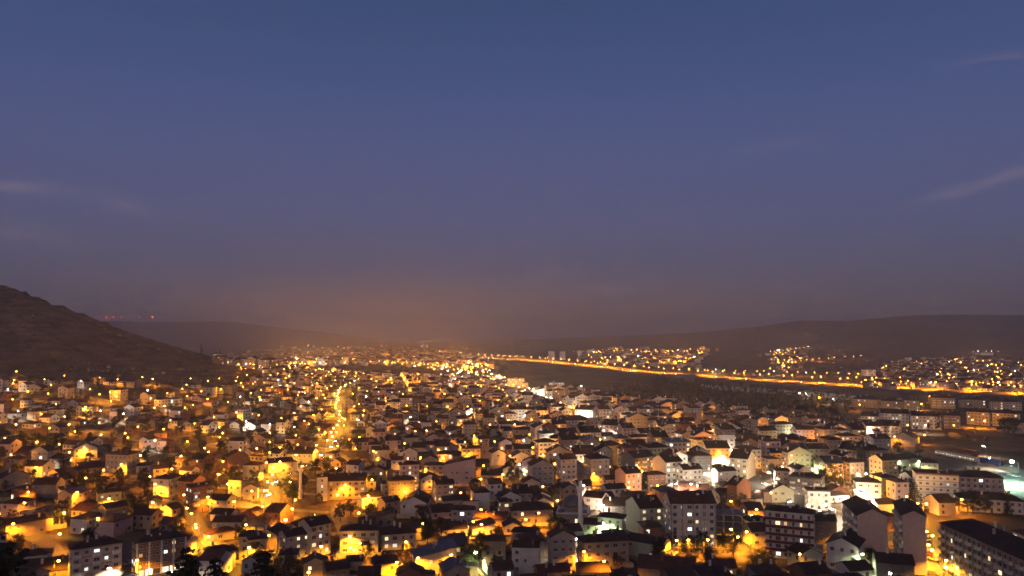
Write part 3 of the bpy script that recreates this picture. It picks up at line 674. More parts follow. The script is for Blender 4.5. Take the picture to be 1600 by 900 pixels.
RA, RB, RT, RN = rail(); ra = math.atan2(RT[1], RT[0])
Q = ribbon('yard_ground', [RA-RT*10, RB], 46, M['paving'], .1)
def wagon(px, py, L_, body, label, win=None):
    x, y = at(px, py); c = np.array((x, y)); root = obj('rail_wagon', None, None, (x, y, hz(x, y)+.3), ra); tag(root, label, 'wagon', 'wagons in the rail yard'); FOOT.append((x, y, L_, 3.2, ra)); THINGS.append((x, y, label))
    b = MB(); b.add([(X, Y, Z) for X in (-L_/2, L_/2) for Y, Z in ((-1.4, 1.0), (1.4, 1.0), (1.45, 3.3), (.9, 3.9), (-.9, 3.9), (-1.45, 3.3))], [(5, 4, 3, 2, 1, 0), (6, 7, 8, 9, 10, 11)]+[(i, (i+1) % 6, 6+(i+1) % 6, 6+i) for i in range(6)]); obj('body', b.mesh('body', body), root)
    for X in (-L_*.34, L_*.34):
        b = MB(); b.box(X-1.6, X+1.6, -1, 1, .45, .98); bg_ = obj('bogie', b.mesh('bogie', M['dark']), root)
        for dx in (-1, 1):
            for Y in (-.8, .8): w_ = MB(); w_.tube((X+dx, Y-.08, .42), (X+dx, Y+.08, .42), .42, .42, 10); obj('wheel', w_.mesh('wheel', M['steel']), bg_)
    if win:
        for k in range(int(L_/2.2)): obj('window', WIN[win], root, (-L_/2+1.3+2.2*k, -1.45, 2.5), 0, (1.1, 1, .7))
for k in range(3): wagon(1478+17*k, 715+3.4*k, 17, WALL['W'], '%s coach of the pale lit train' % ('first', 'middle', 'last')[k], 'w')
wagon(1548, 727, 17, M['blue'], 'bright blue covered wagon in the rail yard')
wagon(1512, 711, 18, M['rust'], 'rust-brown wagon standing behind the train')
for px, py, lab in ((1528, 729, 'bare steel gantry mast left of the blue wagon'), (1563, 733, 'bare steel gantry mast right of the blue wagon')):
    x, y = at(px, py); root = obj('catenary_mast', None, None, (x, y, hz(x, y)), ra); tag(root, lab, 'mast', 'catenary masts')
    b = MB(); b.tube((0, 0, -.5), (0, 0, 9), .16, .12, 6); obj('pole', b.mesh('pole', M['steel']), root); b = MB(); b.tube((0, 0, 8.2), (0, 4, 8.6), .07, .05, 5); b.tube((0, 0, 7.2), (0, 3, 8.45), .05, .05, 5); obj('arm', b.mesh('arm', M['steel']), root)

# ------------------------------------------------------------------ trees
def leaf_quads(mb, c, n, rad, size, rnd, flat=1.0):
    v = rnd.normal(size=(n, 3)); v /= np.linalg.norm(v, axis=1)[:, None]+1e-9; p = c+v*(rad*rnd.random((n, 1))**.45)*np.array((1, 1, flat))
    a = rnd.normal(size=(n, 3)); a /= np.linalg.norm(a, axis=1)[:, None]; b = np.cross(a, rnd.normal(size=(n, 3))); b /= np.linalg.norm(b, axis=1)[:, None]+1e-9
    s = size*rnd.uniform(.6, 1.3, (n, 1)); a = a*s; b = b*s
    V = np.stack([p-a-b*.6, p+a-b*.6, p+a*.8+b*.7, p-a*.8+b*.7], 1).reshape(-1, 3); o = len(mb.v)
    mb.v += list(map(tuple, V.tolist())); mb.f += [(o+4*i, o+4*i+1, o+4*i+2, o+4*i+3) for i in range(n)]; mb.m += [0]*n
def broad(seed, h=10., spread=3.6, n=26, per=42, size=.24):
    r_ = np.random.default_rng(seed); tr = MB(); cr = MB()
    tr.tube((0, 0, -1), (0, 0, h*.32), .30, .2, 7)
    for k in range(n):
        a = r_.uniform(0, 6.28); zz = r_.uniform(.30, .95); rr = spread*math.sqrt(max(.05, 1-((zz-.58)/.46)**2))*r_.uniform(.35, 1.0)
        c = np.array((rr*math.cos(a), rr*math.sin(a), h*zz)); leaf_quads(cr, c, per, r_.uniform(.9, 1.7)*h/10, size, r_, .75)
        if k % 2 == 0: tr.tube((0, 0, h*r_.uniform(.2, .32)), tuple(c), .13, .03, 5)
    return tr, cr
def poplar(seed, h=14.):
    r_ = np.random.default_rng(seed); tr = MB(); cr = MB(); tr.tube((0, 0, -1), (0, 0, h*.9), .25, .05, 6)
    for k in range(26):
        zz = r_.uniform(.12, 1); rr = 1.5*math.sin(math.pi*min(1, zz*.85+.12))*r_.uniform(.2, 1); a = r_.uniform(0, 6.28)
        leaf_quads(cr, np.array((rr*math.cos(a), rr*math.sin(a), h*zz)), 30, .8, .22, r_, 1.5)
    return tr, cr
def fir(seed, h=12., wd=.24, tiers=17):
    r_ = np.random.default_rng(seed); tr = MB(); cr = MB(); tr.tube((0, 0, -1), (0, 0, h*.97), .26, .03, 6)
    for t_ in range(tiers):
        f = t_/tiers; z = h*(.10+.88*f); L_ = h*wd*(1-f)**.85*r_.uniform(.8, 1.15)+.18; nb_ = int(9-4*f)
        for k in range(nb_):
            a = 6.28*k/nb_+r_.uniform(-.35, .35); l2 = L_*r_.uniform(.7, 1.12); dx, dy = math.cos(a), math.sin(a)
            tr.tube((0, 0, z), (dx*l2*.9, dy*l2*.9, z-l2*.22), .04, .012, 4)
            for s in range(max(3, int(l2*5))):
                q_ = (s+.6)/max(3, int(l2*5)); c = np.array((dx*l2*q_, dy*l2*q_, z-l2*.26*q_)); leaf_quads(cr, c, 4, .22+.16*(1-q_), .15, r_, .5)
    return tr, cr
def bare(seed, h=9.):
    r_ = np.random.default_rng(seed); tr = MB(); tw = MB(); tr.tube((0, 0, -1), (0, 0, h*.3), .22, .17, 6)
    def br(p, d, L_, r, k):
        e = p+d*L_; (tr if k > 2 else tw).tube(tuple(p), tuple(e), r, r*.65, 4)
        if k == 0: return
        for _ in range(3):
            dd = d+r_.normal(size=3)*.42+np.array((0, 0, .06)); dd /= np.linalg.norm(dd); br(e, dd, L_*r_.uniform(.62, .85), r*.62, k-1)
    for k in range(5):
        a = 6.28*k/5+r_.uniform(-.4, .4); d = np.array((math.cos(a)*.7, math.sin(a)*.7, .75)); br(np.array((0, 0, h*.28)), d/np.linalg.norm(d), h*.24, .1, 4)
    return tr, tw
PROTO = {}
for i in range(4):
    tr, cr = broad(100+i, 10, (3.4, 4.0, 3.0, 3.7)[i]); tm = tr.mesh('trunk', M['bark'])
    for k in LEAF: PROTO['b', k, i] = (tm, cr.mesh('crown', LEAF[k]), 10)
for i in range(2):
    tr, cr = poplar(200+i); tm = tr.mesh('trunk', M['bark']); PROTO['p', 'dark', i] = (tm, cr.mesh('crown', LEAF['dark']), 14); PROTO['p', 'green', i] = (tm, cr.mesh('crown', LEAF['green']), 14)
    tr, cr = fir(300+i, 12, (.22, .26)[i]); PROTO['f', 'dark', i] = (tr.mesh('trunk', M['bark']), cr.mesh('crown', LEAF['dark']), 12)
    tr, cr = bare(400+i); PROTO['n', 'dark', i] = (tr.mesh('trunk', M['bark']), cr.mesh('twigs', M['bark']), 9)
tr, cr = fir(320, 12, .46, 20); PROTO['g', 'dark', 0] = (tr.mesh('trunk', M['bark']), cr.mesh('crown', LEAF['dark']), 12)
tr, cr = fir(310, 13, .36, 15); PROTO['c', 'dark', 0] = (tr.mesh('trunk', M['bark']), cr.mesh('crown', LEAF['dark']), 13)
TREEN = {'b': ('broadleaf_tree', 'broadleaf tree'), 'p': ('poplar_tree', 'slim poplar'), 'f': ('fir_tree', 'fir tree'), 'n': ('bare_tree', 'leafless tree'), 'g': ('fir_tree', 'fir tree'), 'c': ('cedar_tree', 'broad cedar')}
TREES = []         # (object, x, y, adjective, noun)
TXY = []
def tree(x, y, h, kind, leaf='dark', label=None):
    n_ = len(TXY); var = [k for k in PROTO if k[0] == kind and k[1] == leaf]; tm, cr, ph = PROTO[var[n_ % len(var)]]; s = h/ph
    root = obj(TREEN[kind][0], None, None, (x, y, hz(x, y)), random.uniform(0, 6.28), (s*random.uniform(.9, 1.12), s*random.uniform(.9, 1.12), s))
    obj('trunk', tm, root); obj('twigs' if kind == 'n' else 'crown', cr, root); TXY.append((x, y))
    tag(root, label, 'tree', 'trees of the town')
    if not label: TREES.append((root, x, y, {'dark': 'dark', 'green': 'green', 'olive': 'olive', 'autumn': 'brown-leaved'}[leaf], TREEN[kind][1]))
    return root
def cam_tree(px, top, yy, kind, label):
    x = (px-800)/FPX*yy; z = CZ-(top-520)/FPX*yy; tree(x, yy, z-hz(x, yy), kind, 'dark', label)
cam_tree(300, 840, 112, 'g', 'tall dark fir silhouetted before the brick block')
cam_tree(343, 857, 115, 'g', 'shorter dark fir right of the tallest fir')
cam_tree(420, 846, 110, 'g', 'dark fir silhouetted before the orange-lit house')
cam_tree(2, 858, 118, 'b', 'dark leafy tree filling the lower left corner'); cam_tree(-30, 836, 124, 'b', 'dark leafy tree cut by the left picture edge')
cam_tree(905, 874, 150, 'n', 'leafless tree at the lower edge below the blank grey block'); cam_tree(932, 882, 156, 'n', 'smaller leafless tree right of the first leafless tree')
for px, py, h, k, lf, lab in [(1305, 768, 16, 'b', 'olive', 'big yellow-lit tree beside the small green dome'), (1288, 764, 12, 'b', 'green', None), (1328, 748, 12, 'b', 'dark', None), (1404, 714, 11, 'b', 'green', 'round bright green tree before the rail yard'), (1437, 713, 9, 'b', 'olive', 'yellow-green tree by the low pink building'),
        (1430, 798, 15, 'c', 'dark', 'broad cedar before the long white block'), (284, 824, 10, 'f', 'dark', 'fir tree standing alone above the bend'), (752, 872, 10, 'b', 'green', 'pale green tree by the metal-roofed building'),
        (730, 886, 9, 'b', 'dark', None), (772, 890, 9, 'f', 'dark', None), (215, 815, 11, 'b', 'dark', None), (203, 800, 9, 'b', 'dark', None), (150, 762, 9, 'b', 'dark', None), (186, 752, 8, 'b', 'dark', None), (100, 736, 9, 'b', 'dark', None), (1245, 727, 8, 'b', 'dark', None), (1230, 732, 9, 'b', 'olive', None),
        (532, 816, 9, 'b', 'dark', None), (548, 806, 8, 'b', 'dark', None), (580, 816, 9, 'b', 'dark', None), (606, 824, 9, 'b', 'dark', None), (660, 822, 10, 'b', 'dark', None), (690, 832, 9, 'b', 'dark', None), (668, 852, 10, 'b', 'dark', None), (610, 884, 6, 'b', 'autumn', None), (640, 878, 7, 'b', 'autumn', None), (588, 892, 6, 'b', 'autumn', None),
        (452, 894, 7, 'b', 'autumn', None), (468, 900, 6, 'b', 'autumn', None), (866, 832, 8, 'b', 'olive', None), (878, 826, 7, 'b', 'green', None), (1030, 872, 9, 'b', 'dark', None), (1050, 862, 8, 'b', 'dark', None), (1076, 874, 9, 'b', 'dark', None), (1100, 866, 9, 'b', 'dark', None), (1130, 864, 8, 'b', 'dark', None), (1146, 872, 9, 'b', 'autumn', None),
        (1175, 810, 9, 'b', 'green', 'green-lit tree beyond the concrete skeleton'), (1190, 890, 7, 'b', 'autumn', None), (1176, 892, 6, 'b', 'autumn', None), (400, 876, 9, 'b', 'autumn', None), (384, 884, 7, 'n', 'dark', None), (530, 704, 9, 'b', 'dark', None), (546, 706, 9, 'b', 'dark', None), (560, 708, 8, 'b', 'dark', None), (872, 704, 9, 'b', 'dark', None), (850, 708, 9, 'b', 'dark', None), (832, 710, 9, 'b', 'dark', None),
        (1412, 868, 8, 'b', 'dark', None), (1485, 800, 8, 'b', 'dark', None), (1520, 802, 9, 'b', 'dark', None), (1540, 806, 9, 'b', 'dark', None), (1575, 806, 10, 'f', 'dark', None), (1360, 868, 7, 'b', 'green', None), (22, 704, 10, 'b', 'dark', None), (36, 703, 11, 'b', 'dark', None), (52, 704, 12, 'b', 'dark', None), (66, 705, 11, 'b', 'dark', None), (82, 704, 12, 'b', 'dark', None), (98, 706, 10, 'b', 'dark', None),
        (314, 556, 20, 'p', 'dark', 'lone poplar on the shoulder of the hill'), (342, 566, 24, 'p', 'dark', 'poplar lower on the shoulder of the hill'), (144, 604, 12, 'p', 'dark', None), (1370, 694, 13, 'b', 'dark', None), (1352, 700, 12, 'b', 'dark', None), (1270, 646, 16, 'p', 'dark', None), (1262, 648, 15, 'p', 'dark', None), (1468, 672, 16, 'p', 'dark', None), (1570, 680, 15, 'b', 'dark', None), (1585, 682, 16, 'b', 'dark', None), (1160, 800, 9, 'b', 'dark', None), (1135, 806, 11, 'p', 'dark', None), (1128, 802, 11, 'p', 'dark', None), (455, 776, 10, 'f', 'dark', None), (446, 772, 9, 'b', 'dark', None), (1335, 872, 6, 'b', 'green', None), (1110, 884, 7, 'b', 'dark', None), (965, 893, 7, 'b', 'autumn', None)]:
    x, y = at(px, py)
    for _ in range(12):
        if not inside(x, y, 1.0): break
        y -= 2.5; x *= 1-2.5/y
    tree(x, y, h, k, lf, lab)

# ------------------------------------------------------------------ the rest of the town, laid out in street blocks
def inpoly(px, py, poly):
    r = np.zeros(np.shape(px), bool); n = len(poly)
    for i in range(n):
        (x0, y0), (x1, y1) = poly[i], poly[(i+1) % n]
        if y0 == y1: continue
        r ^= ((y0 > py) != (y1 > py)) & (px < (x1-x0)*(py-y0)/(y1-y0)+x0)
    return r
TOWN = [(-80, 612), (60, 598), (230, 600), (330, 603), (395, 592), (430, 577), (560, 568), (700, 578), (790, 594), (850, 614), (950, 628), (1080, 645), (1200, 662), (1330, 676), (1362, 686), (1385, 728), (1440, 765), (1500, 800), (1600, 822), (1700, 840), (1700, 960), (-80, 960)]
HOLES = [[(90, 612), (230, 606), (320, 616), (180, 622)], [(1440, 812), (1480, 930), (1700, 990), (1700, 800), (1500, 800)], [(520, 795), (700, 812), (690, 835), (520, 822)], [(1010, 850), (1190, 850), (1190, 880), (1010, 880)]]
FARZ = [(345, 563), (430, 550), (600, 547), (730, 557), (765, 580), (700, 577), (560, 567), (430, 576), (395, 590)]
ZR = [(1335, 606), (1390, 588), (1380, 570), (1480, 562), (1640, 566), (1640, 612)]
ZV = [(905, 556), (960, 547), (1050, 552), (1105, 547), (1085, 572), (1000, 572), (930, 565)]
ZW = [(1200, 558), (1235, 546), (1262, 548), (1250, 572), (1215, 585), (1205, 572)]
RP = np.concatenate([np.concatenate([q_, np.full((len(q_), 1), w)], 1) for q_, w in ROADS])
def road_d(x, y): return float(np.min(np.hypot(RP[:, 0]-x, RP[:, 1]-y)-RP[:, 2]/2))
cells = []; plots = []; spots = []; lines = []
for (ang, test, cw, pitch) in ((R(-14), lambda px, x: px < 560, 14.8, 36), (R(9.8), lambda px, x: px >= 560, 16.2, 34)):
    ca, sa = math.cos(ang), math.sin(ang)
    for kv in range(-20, 64):
        for row in (0, 1, 2):
            v = kv*pitch+(0, 13.2, (pitch+13.2)/2)[row]
            us = np.arange(-1300, 1500, cw if row < 2 else 11)+(row*5)
            if row < 2: us = us+rng.uniform(-2.2, 2.2, us.shape)
            vv = v+(rng.uniform(-1.5, 1.5, us.shape) if row < 2 else 0)
            X = us*ca-vv*sa; Y = us*sa+vv*ca; ok = (Y > 205) & (Y < 1500)
            Zt = H(X, Y); px, py, dep = proj(X, np.maximum(Y, 10), Zt)
            ok &= inpoly(px, py, TOWN) & np.array([test(a, b) for a, b in zip(px, X)])
            for hole in HOLES: ok &= ~inpoly(px, py, hole)
            if row == 2:
                run = []
                for a, b, c in zip(X, Y, ok):
                    if c: run.append((a, b))
                    elif run:
                        if len(run) > 3: lines.append(run)
                        run = []
                if len(run) > 3: lines.append(run)
                for i in np.nonzero(ok)[0][::2]: spots.append((X[i], Y[i], px[i], py[i]))
            else:
                for i in np.nonzero(ok)[0]: cells.append((X[i], Y[i], ang, px[i], py[i], row))
# side streets as one draped network
net = MB()
for run in lines:
    P = np.array(run); T = np.gradient(P, axis=0); T /= np.linalg.norm(T, axis=1)[:, None]; Nn = np.stack([-T[:, 1], T[:, 0]], 1); A = P+Nn*2.7; B = P-Nn*2.7; o = len(net.v); n = len(P)
    net.v += [(a[0], a[1], hz(*a)+.10) for a in A]+[(b[0], b[1], hz(*b)+.10) for b in B]
    net.f += [(o+n+i, o+n+i+1, o+i+1, o+i) for i in range(n-1)]; net.m += [0]*(n-1)
tag(obj('side_streets', net.mesh('side_streets', M['paving'])), 'narrow paved side streets between the houses', kind='structure')
houses = []; treespots = []
for (x, y, ang, px, py, row) in cells:
    rd = road_d(x, y)
    if rd < 5.0: continue
    if px < 400 and py < 640: dens = .38
    elif px < 560: dens = .52
    else: dens = .78
    if random.random() > dens: treespots.append((x, y, py)); continue
    right = px > 840 and py > 600
    st = random.choices((1, 2, 3, 4, 5), (0, .05, .2, .45, .30) if right and py < 760 else (.42, .44, .13, .01, 0) if px < 560 else (.2, .45, .27, .08, 0))[0]
    if py > 800: st = min(st, 2)
    w = random.uniform(7, 12)+(st > 3)*random.uniform(2, 4.5); d = random.uniform(6.6, 10)+(st > 3)*2.2; rot = ang+R(random.uniform(-7, 7))
    if random.random() < .45: rot += R(90)*random.choice((-1, 1))
    if any(inside(x+dx, y+dy, .6) for dx, dy in ((0, 0), (4.5, 0), (-4.5, 0), (0, 4), (0, -4), (3.5, -3.5), (-3.5, -3.5))): continue
    if any(abs(a-x)+abs(b-y) < 5.5 for a, b in TXY): continue
    houses.append((st*4/math.hypot(x, y)*w, x, y, rot, w, d, st, random.choices(('gable', 'gablef', 'hip', 'flat', 'shed'), (.38, .22, .3, .06, .04))[0],
                   random.choices('WPCGTBSNYK', (22, 10, 16, 14, 16, 8, 6, 2, 5, 3))[0], random.choices('DROM', (50, 20, 26, 4))[0], random.random(), px, py))
houses.sort(reverse=True)
ADJ = {'W': 'white', 'P': 'pink', 'C': 'cream', 'G': 'grey', 'T': 'tan', 'B': 'brick', 'S': 'stone', 'N': 'pale green', 'Y': 'yellow', 'K': 'dark grey', 'L': 'blue-grey'}
RFN = {'gable': 'gabled', 'gablef': 'gable-fronted', 'hip': 'hipped', 'flat': 'flat-roofed', 'shed': 'slant-roofed'}
ORD = ['', 'second', 'third', 'fourth', 'fifth', 'sixth', 'seventh', 'eighth', 'ninth', 'tenth', 'eleventh', 'twelfth', 'thirteenth', 'fourteenth', 'fifteenth', 'sixteenth', 'seventeenth', 'eighteenth', 'nineteenth', 'twentieth']
_used = {}
STOPW = 'a an the with of and at by in on its one two large rows under beside behind between below lit bare dark bright pale white long floor street'.split()
_TH = np.array([(a, b) for a, b, l in THINGS]); _TL = [l for a, b, l in THINGS]
def place_label(what, x, y):
    k = int(np.argmin(np.hypot((_TH[:, 0]-x)*1.3, _TH[:, 1]-y))); dx = x-_TH[k, 0]*y/_TH[k, 1]; dy = y-_TH[k, 1]
    rel = ('behind' if dy > 0 else 'in front of') if abs(dy) > abs(dx)*.9 else ('left of' if dx < 0 else 'right of')
    key = (what, rel, k); n = _used.get(key, 0); _used[key] = n+1
    o = ORD[n]+' ' if n < 20 and n else ''
    ref = _TL[k].split()[:16-len(f'{o}{what} {rel} the'.split())]
    while len(ref) < len(_TL[k].split()) and ref[-1] in STOPW: ref.pop()
    return f'{o}{what} {rel} the '+' '.join(ref).rstrip(',')
LITF = lambda px: .05 if px < 560 else .09
NH = 190; nh = 0; rest = []
for hs in houses:
    _, x, y, rot, w, d, st, rf, wk, rk, q_, px, py = hs
    if nh < NH and py < 925:
        c = 'apartment block' if st >= 4 else 'house'; dxy = math.atan2(-x, y)
        al = (rot-dxy+math.pi) % (2*math.pi)-math.pi      # which sides face the viewer
        sides = ''.join(s for s, o in (('f', 0), ('l', -90), ('b', 180), ('r', 90)) if math.cos(al+R(o)) > .3)
        nm = {1: 'low', 2: 'two-storey', 3: 'three-storey', 4: 'four-storey', 5: 'five-storey'}[st]
        lab = place_label(f'{nm} {ADJ[wk]} {RFN[rf]} '+('block' if st >= 4 else 'house'), x, y)
        building('apartment_block' if st >= 4 else 'house', lab, c, x, y, rot, w, d, st, rf, wk, rk, LITF(px), sides[:2], 'few' if st < 4 else '', 'blocks of the old town' if st >= 4 else 'houses of the old town', seed=5000+nh, detail=0)
        nh += 1
    else: rest.append(hs)
# houses too many and too small to pick out one by one
WK = 'WPCGTBSNYK'; RK = 'DROM'; PK = 'dwco'
FM = [WALL[k] for k in WK]+[ROOF[k] for k in RK]+[PANE[k] for k in PK]
def far_house(mb, x, y, rot, w, d, st, rf, wk, rk, lit, windows=True):
    h = st*SH+.4; rh = roof_height(w, d, rf); b = MB(); a = walls_mb(w, d, h, rf, rh, -3); b.join(a, WK.index(wk)); a = roof_mb(w, d, h, rf, rh); b.join(a, len(WK)+RK.index(rk))
    if windows:
        o = len(WK)+len(RK)
        for sd in range(4):
            L_ = (w, d)[sd % 2]; off = (d, w)[sd % 2]/2; nc = max(1, int(L_/3.2)); ang = sd*math.pi/2; c, s = math.cos(ang), math.sin(ang)
            if math.cos(rot+ang-math.atan2(-x, y)) < .2: continue
            for r_ in range(st):
                for c_ in range(nc):
                    u = -L_/2+L_*(c_+.5)/nc; z = r_*SH+1.0
                    if random.random() < .4: continue
                    p = 'd' if random.random() > lit else random.choice('wwcco')
                    vs = [(u+a_*.62, -off-.04, z+b_) for a_, b_ in ((-1, 0), (1, 0), (1, 1.4), (-1, 1.4))]+[(u+a_*.62, -off+.05, z+b_) for a_, b_ in ((-1, 0), (1, 0), (1, 1.4), (-1, 1.4))]
                    b.add([(e*c-f*s, e*s+f*c, g) for e, f, g in vs], [(0, 1, 2, 3), (0, 3, 7, 4), (1, 5, 6, 2), (3, 2, 6, 7)], o+PK.index(p))
    b.xf(x, y, hz(x, y), rot); mb.join(b)
fh = MB()
for (_, x, y, rot, w, d, st, rf, wk, rk, q_, px, py) in rest: far_house(fh, x, y, rot, w, d, st, rf, wk, rk, LITF(px)*1.15)
def zone_points(poly, n, y0, y1):
    out = []
    while len(out) < n:
        px = random.uniform(min(p[0] for p in poly), max(p[0] for p in poly)); py = random.uniform(min(p[1] for p in poly), max(p[1] for p in poly))
        if px < 450 and random.random() < .7: continue
        if inpoly(np.array(px+random.gauss(0, 7)), np.array(py+random.gauss(0, 1.6)), poly): x, y = at(px, max(py, 529)); out.append((x, y, px, py))
    return out
def zone_world(poly, cell, y0, y1, x0, x1, keep):
    out = []
    for y in np.arange(y0, y1, cell):
        X = np.arange(x0, x1, cell)+rng.uniform(-cell*.25, cell*.25, len(np.arange(x0, x1, cell))); Y = y+rng.uniform(-cell*.25, cell*.25, X.shape); px, py, _ = proj(X, Y, H(X, Y)); ok = inpoly(px+rng.normal(0, 9, px.shape), py+rng.normal(0, 2, py.shape), poly) & (rng.random(X.shape) < keep)
        out += [(X[i], Y[i]) for i in np.nonzero(ok)[0]]
    return out
for poly, cell, y0, y1, x0, x1, keep, hs_ in ((FARZ, 24, 1150, 4200, -1400, 120, .8, (2, 3, 4, 5)), (ZR, 17, 1050, 2400, 400, 1500, .72, (1, 2, 2, 3)), (ZV, 26, 1800, 4200, 100, 1200, .7, (2, 3, 3, 4)), (ZW, 24, 1700, 4200, 400, 1700, .5, (1, 2, 2))):
    for x, y in zone_world(poly, cell, y0, y1, x0, x1, keep):
        if road_d(x, y) < 14: continue
        st = random.choice(hs_); far_house(fh, x, y, R(random.choice((-14, 10, 76, -80))+random.uniform(-8, 8)), random.uniform(10, 16)*(1+.3*(st > 3)), random.uniform(9, 13), st, random.choice(('gable', 'hip', 'hip', 'gablef')), random.choices(WK, (8, 8, 14, 16, 22, 14, 12, 1, 4, 4))[0], random.choice('DDRO'), .2, windows=(y < 2300))
tag(obj('distant_houses', fh.mesh('distant_houses', FM)), 'close-packed small houses of the far town', kind='stuff')

# a few large far buildings that stand out
for px, ey, wpx, st, lit, wk, lab in ((862, 549, 10, 9, .4, 'W', 'pale tower block on the far edge of the plain'), (879, 549, 9, 9, .4, 'W', 'second pale tower block on the far plain'), (908, 548, 10, 7, .35, 'C', 'far block of flats left of the village'), (921, 547, 8, 7, .35, 'C', 'far block of flats nearer the village'), (870, 598, 24, 4, .75, 'L', 'glass-fronted hall with every window lit'), (806, 592, 26, 5, .3, 'P', 'long pink block at the end of the boulevard'),
                                      (1066, 586, 44, 4, .0, 'K', 'big dark warehouse beside the highway'), (1360, 578, 17, 4, .7, 'W', 'white floodlit building at the edge of the right-hand town'), (1542, 551, 20, 3, .5, 'W', 'white lit building high on the right hillside'), (1430, 572, 12, 3, .1, 'T', 'tan house over the right-hand town')):
    x, y = at(px, ey, st*SH+.4); building('apartment_block' if st > 3 else 'house', lab, 'building', x, y+8, R(random.uniform(-6, 6)), wpx*y/FPX, 16, st, 'flat', wk, 'M', lit, 'f', '', None, seed=int(px), detail=0)

# ------------------------------------------------------------------ street lamps
pm = MB(); pm.tube((0, 0, -.6), (0, 0, 7.4), .11, .07, 6); POLE = pm.mesh('pole', M['steel'])
pm = MB(); pm.tube((0, 0, 7.35), (0, -1.3, 7.75), .05, .04, 5); ARM = pm.mesh('arm', M['steel'])
pm = MB(); pm.add([(x_*s_, y_, z_) for z_, s_ in ((7.72, 1), (7.86, .7)) for x_, y_ in ((-.2, -2.0), (.2, -2.0), (.24, -1.2), (-.24, -1.2))], [(3, 2, 1, 0), (4, 5, 6, 7), (0, 1, 5, 4), (1, 2, 6, 5), (2, 3, 7, 6), (3, 0, 4, 7)]); HEAD = pm.mesh('lamp_head', M['dark'])
def bulbmesh(k, r=.42):
    b = MB(); b.lathe([(r*math.cos(a)+.001, 7.45+r*.8*math.sin(a)) for a in np.linspace(-1.5, 1.2, 7)], 8, c=(0, -1.6)); return b.mesh('bulb', BULB[k], True)
BM = {k: bulbmesh(k, .56 if k == 'G' else .48) for k in LCOL}
LD = {}
def lightdata(k, p, far=False):
    key = (k, round(p, 1), far)
    if key not in LD:
        l = bpy.data.lights.new('lamp_light', 'POINT' if far else 'SPOT'); l.energy = (FAR_W if far else LAMP_W)*p; l.color = LCOL[k]; l.shadow_soft_size = .2; LD[key] = l
        if not far: l.spot_size = R(158); l.spot_blend = .4
    return LD[key]
LAMP_W, FAR_W = 22000, 17000
nl = 0
def lamp(x, y, k, p=1.0, rot=None, label=None, s=1.0, name='street_lamp'):
    global nl
    z = hz(x, y); rot = random.uniform(0, 6.28) if rot is None else rot
    root = obj(name, None, None, (x, y, z), rot, s); what = {'o': 'orange street lamp', 'w': 'white street lamp', 'g': 'greenish street lamp', 'G': 'glaring floodlight mast', 'y': 'golden street lamp'}[k]
    tag(root, label or place_label(what, x, y), 'highway lamp' if name == 'highway_lamp' else 'street lamp', 'lamps along the highway' if name == 'highway_lamp' else 'street lamps'); nl += 1
    obj('pole', POLE, root); obj('arm', ARM, root); hd = obj('lamp_head', HEAD, root); obj('bulb', BM[k], hd)
    l = obj('lamp_light', lightdata(k, p, s < 1.2 and (y > 1150 or (y > 330 and nl % (2 if x > 40 else 3) == 0))), root, (0, -1.6, 6.95)); return root
LAMPS = """o 296 690,280 712,347 683,377 690,352 718,264 733,305 802,86 835,217 870,15 810,105 707,340 740,362 783,247 755,155 808,85 862,440 699,499 705,604 732,537 765,458 796,550 837,661 714,424 772,755 749,535 754,637 761,669 732,687 745,525 772,632 845,625 877,482 892,755 795,412 790,727 712,790 735,757 820,550 857,852 732,847 801,937 877,1185 795,1187 881,956 771,987 762,1024 759,1075 842,1100 842,1060 843,1145 782,815 740,925 740,907 857,1170 815,1125 710,1432 787,1442 786,1310 827,1315 742,1501 771,24 594,29 663,28 580,255 670,286 637,332 652,367 644,194 677,387 638,371 569,358 566,236 592,289 601,347 608,376 598,153 616,178 619,135 635,205 634,258 634,155 660,104 663,350 677,457 645,482 662,582 592,608 594,635 596,490 602,517 603,678 607,550 615,563 631,552 635,532 642,536 655,535 665,527 675,525 697,667 672,597 666,725 648,770 589,477 614,510 622,405 620,452 587,486 591,427 605,1025 645,1045 642,1032 634,962 630,975 640,992 630,1096 642,1057 630,1076 630,1140 642,1160 641,1281 621,1273 660,1313 666,1450 619,1540 657,1517 656,1490 664,1397 680,1444 680,1416 664,1345 632,316 700,322 706,60 690,130 700,232 745,300 770,330 775,395 768,440 812,455 752,430 755,400 700,415 720,560 800,580 770,715 770,745 815,700 850,660 862,390 820,100 800,120 770,35 785,60 730,160 735,190 725
y 390 857,215 712,936 684,1441 631,1477 872,1460 858,1475 845,174 778,180 786,1455 838,240 786,320 838,310 825,1352 752,1146 838,1140 828,500 852,560 850,1470 885
w 867 702,887 705,900 706,970 684,960 678,975 679,1100 722,1112 727,1078 752,1060 752,1045 757,882 818,937 787,1180 702,1317 786,1282 797,1355 772,1350 764,1340 740,1295 790,1305 795,1328 790,1335 765,1360 780,1540 697,910 603,889 610,1335 665,1304 623,1261 615,1247 614,1445 664,1366 666,178 888,170 890,262 894,240 890,1357 741,1105 740,1545 716,915 840,897 840
g 747 856,947 809,1399 897,1344 857,1272 730,1041 620,1405 716,1438 715,960 815,1180 806
G 1591 722"""  # the two white lamps at the mosque minaret's foot are added to brighten it
POW = {'o': 1.0, 'y': 1.5, 'w': 1.0, 'g': .7, 'G': 13}
done = []
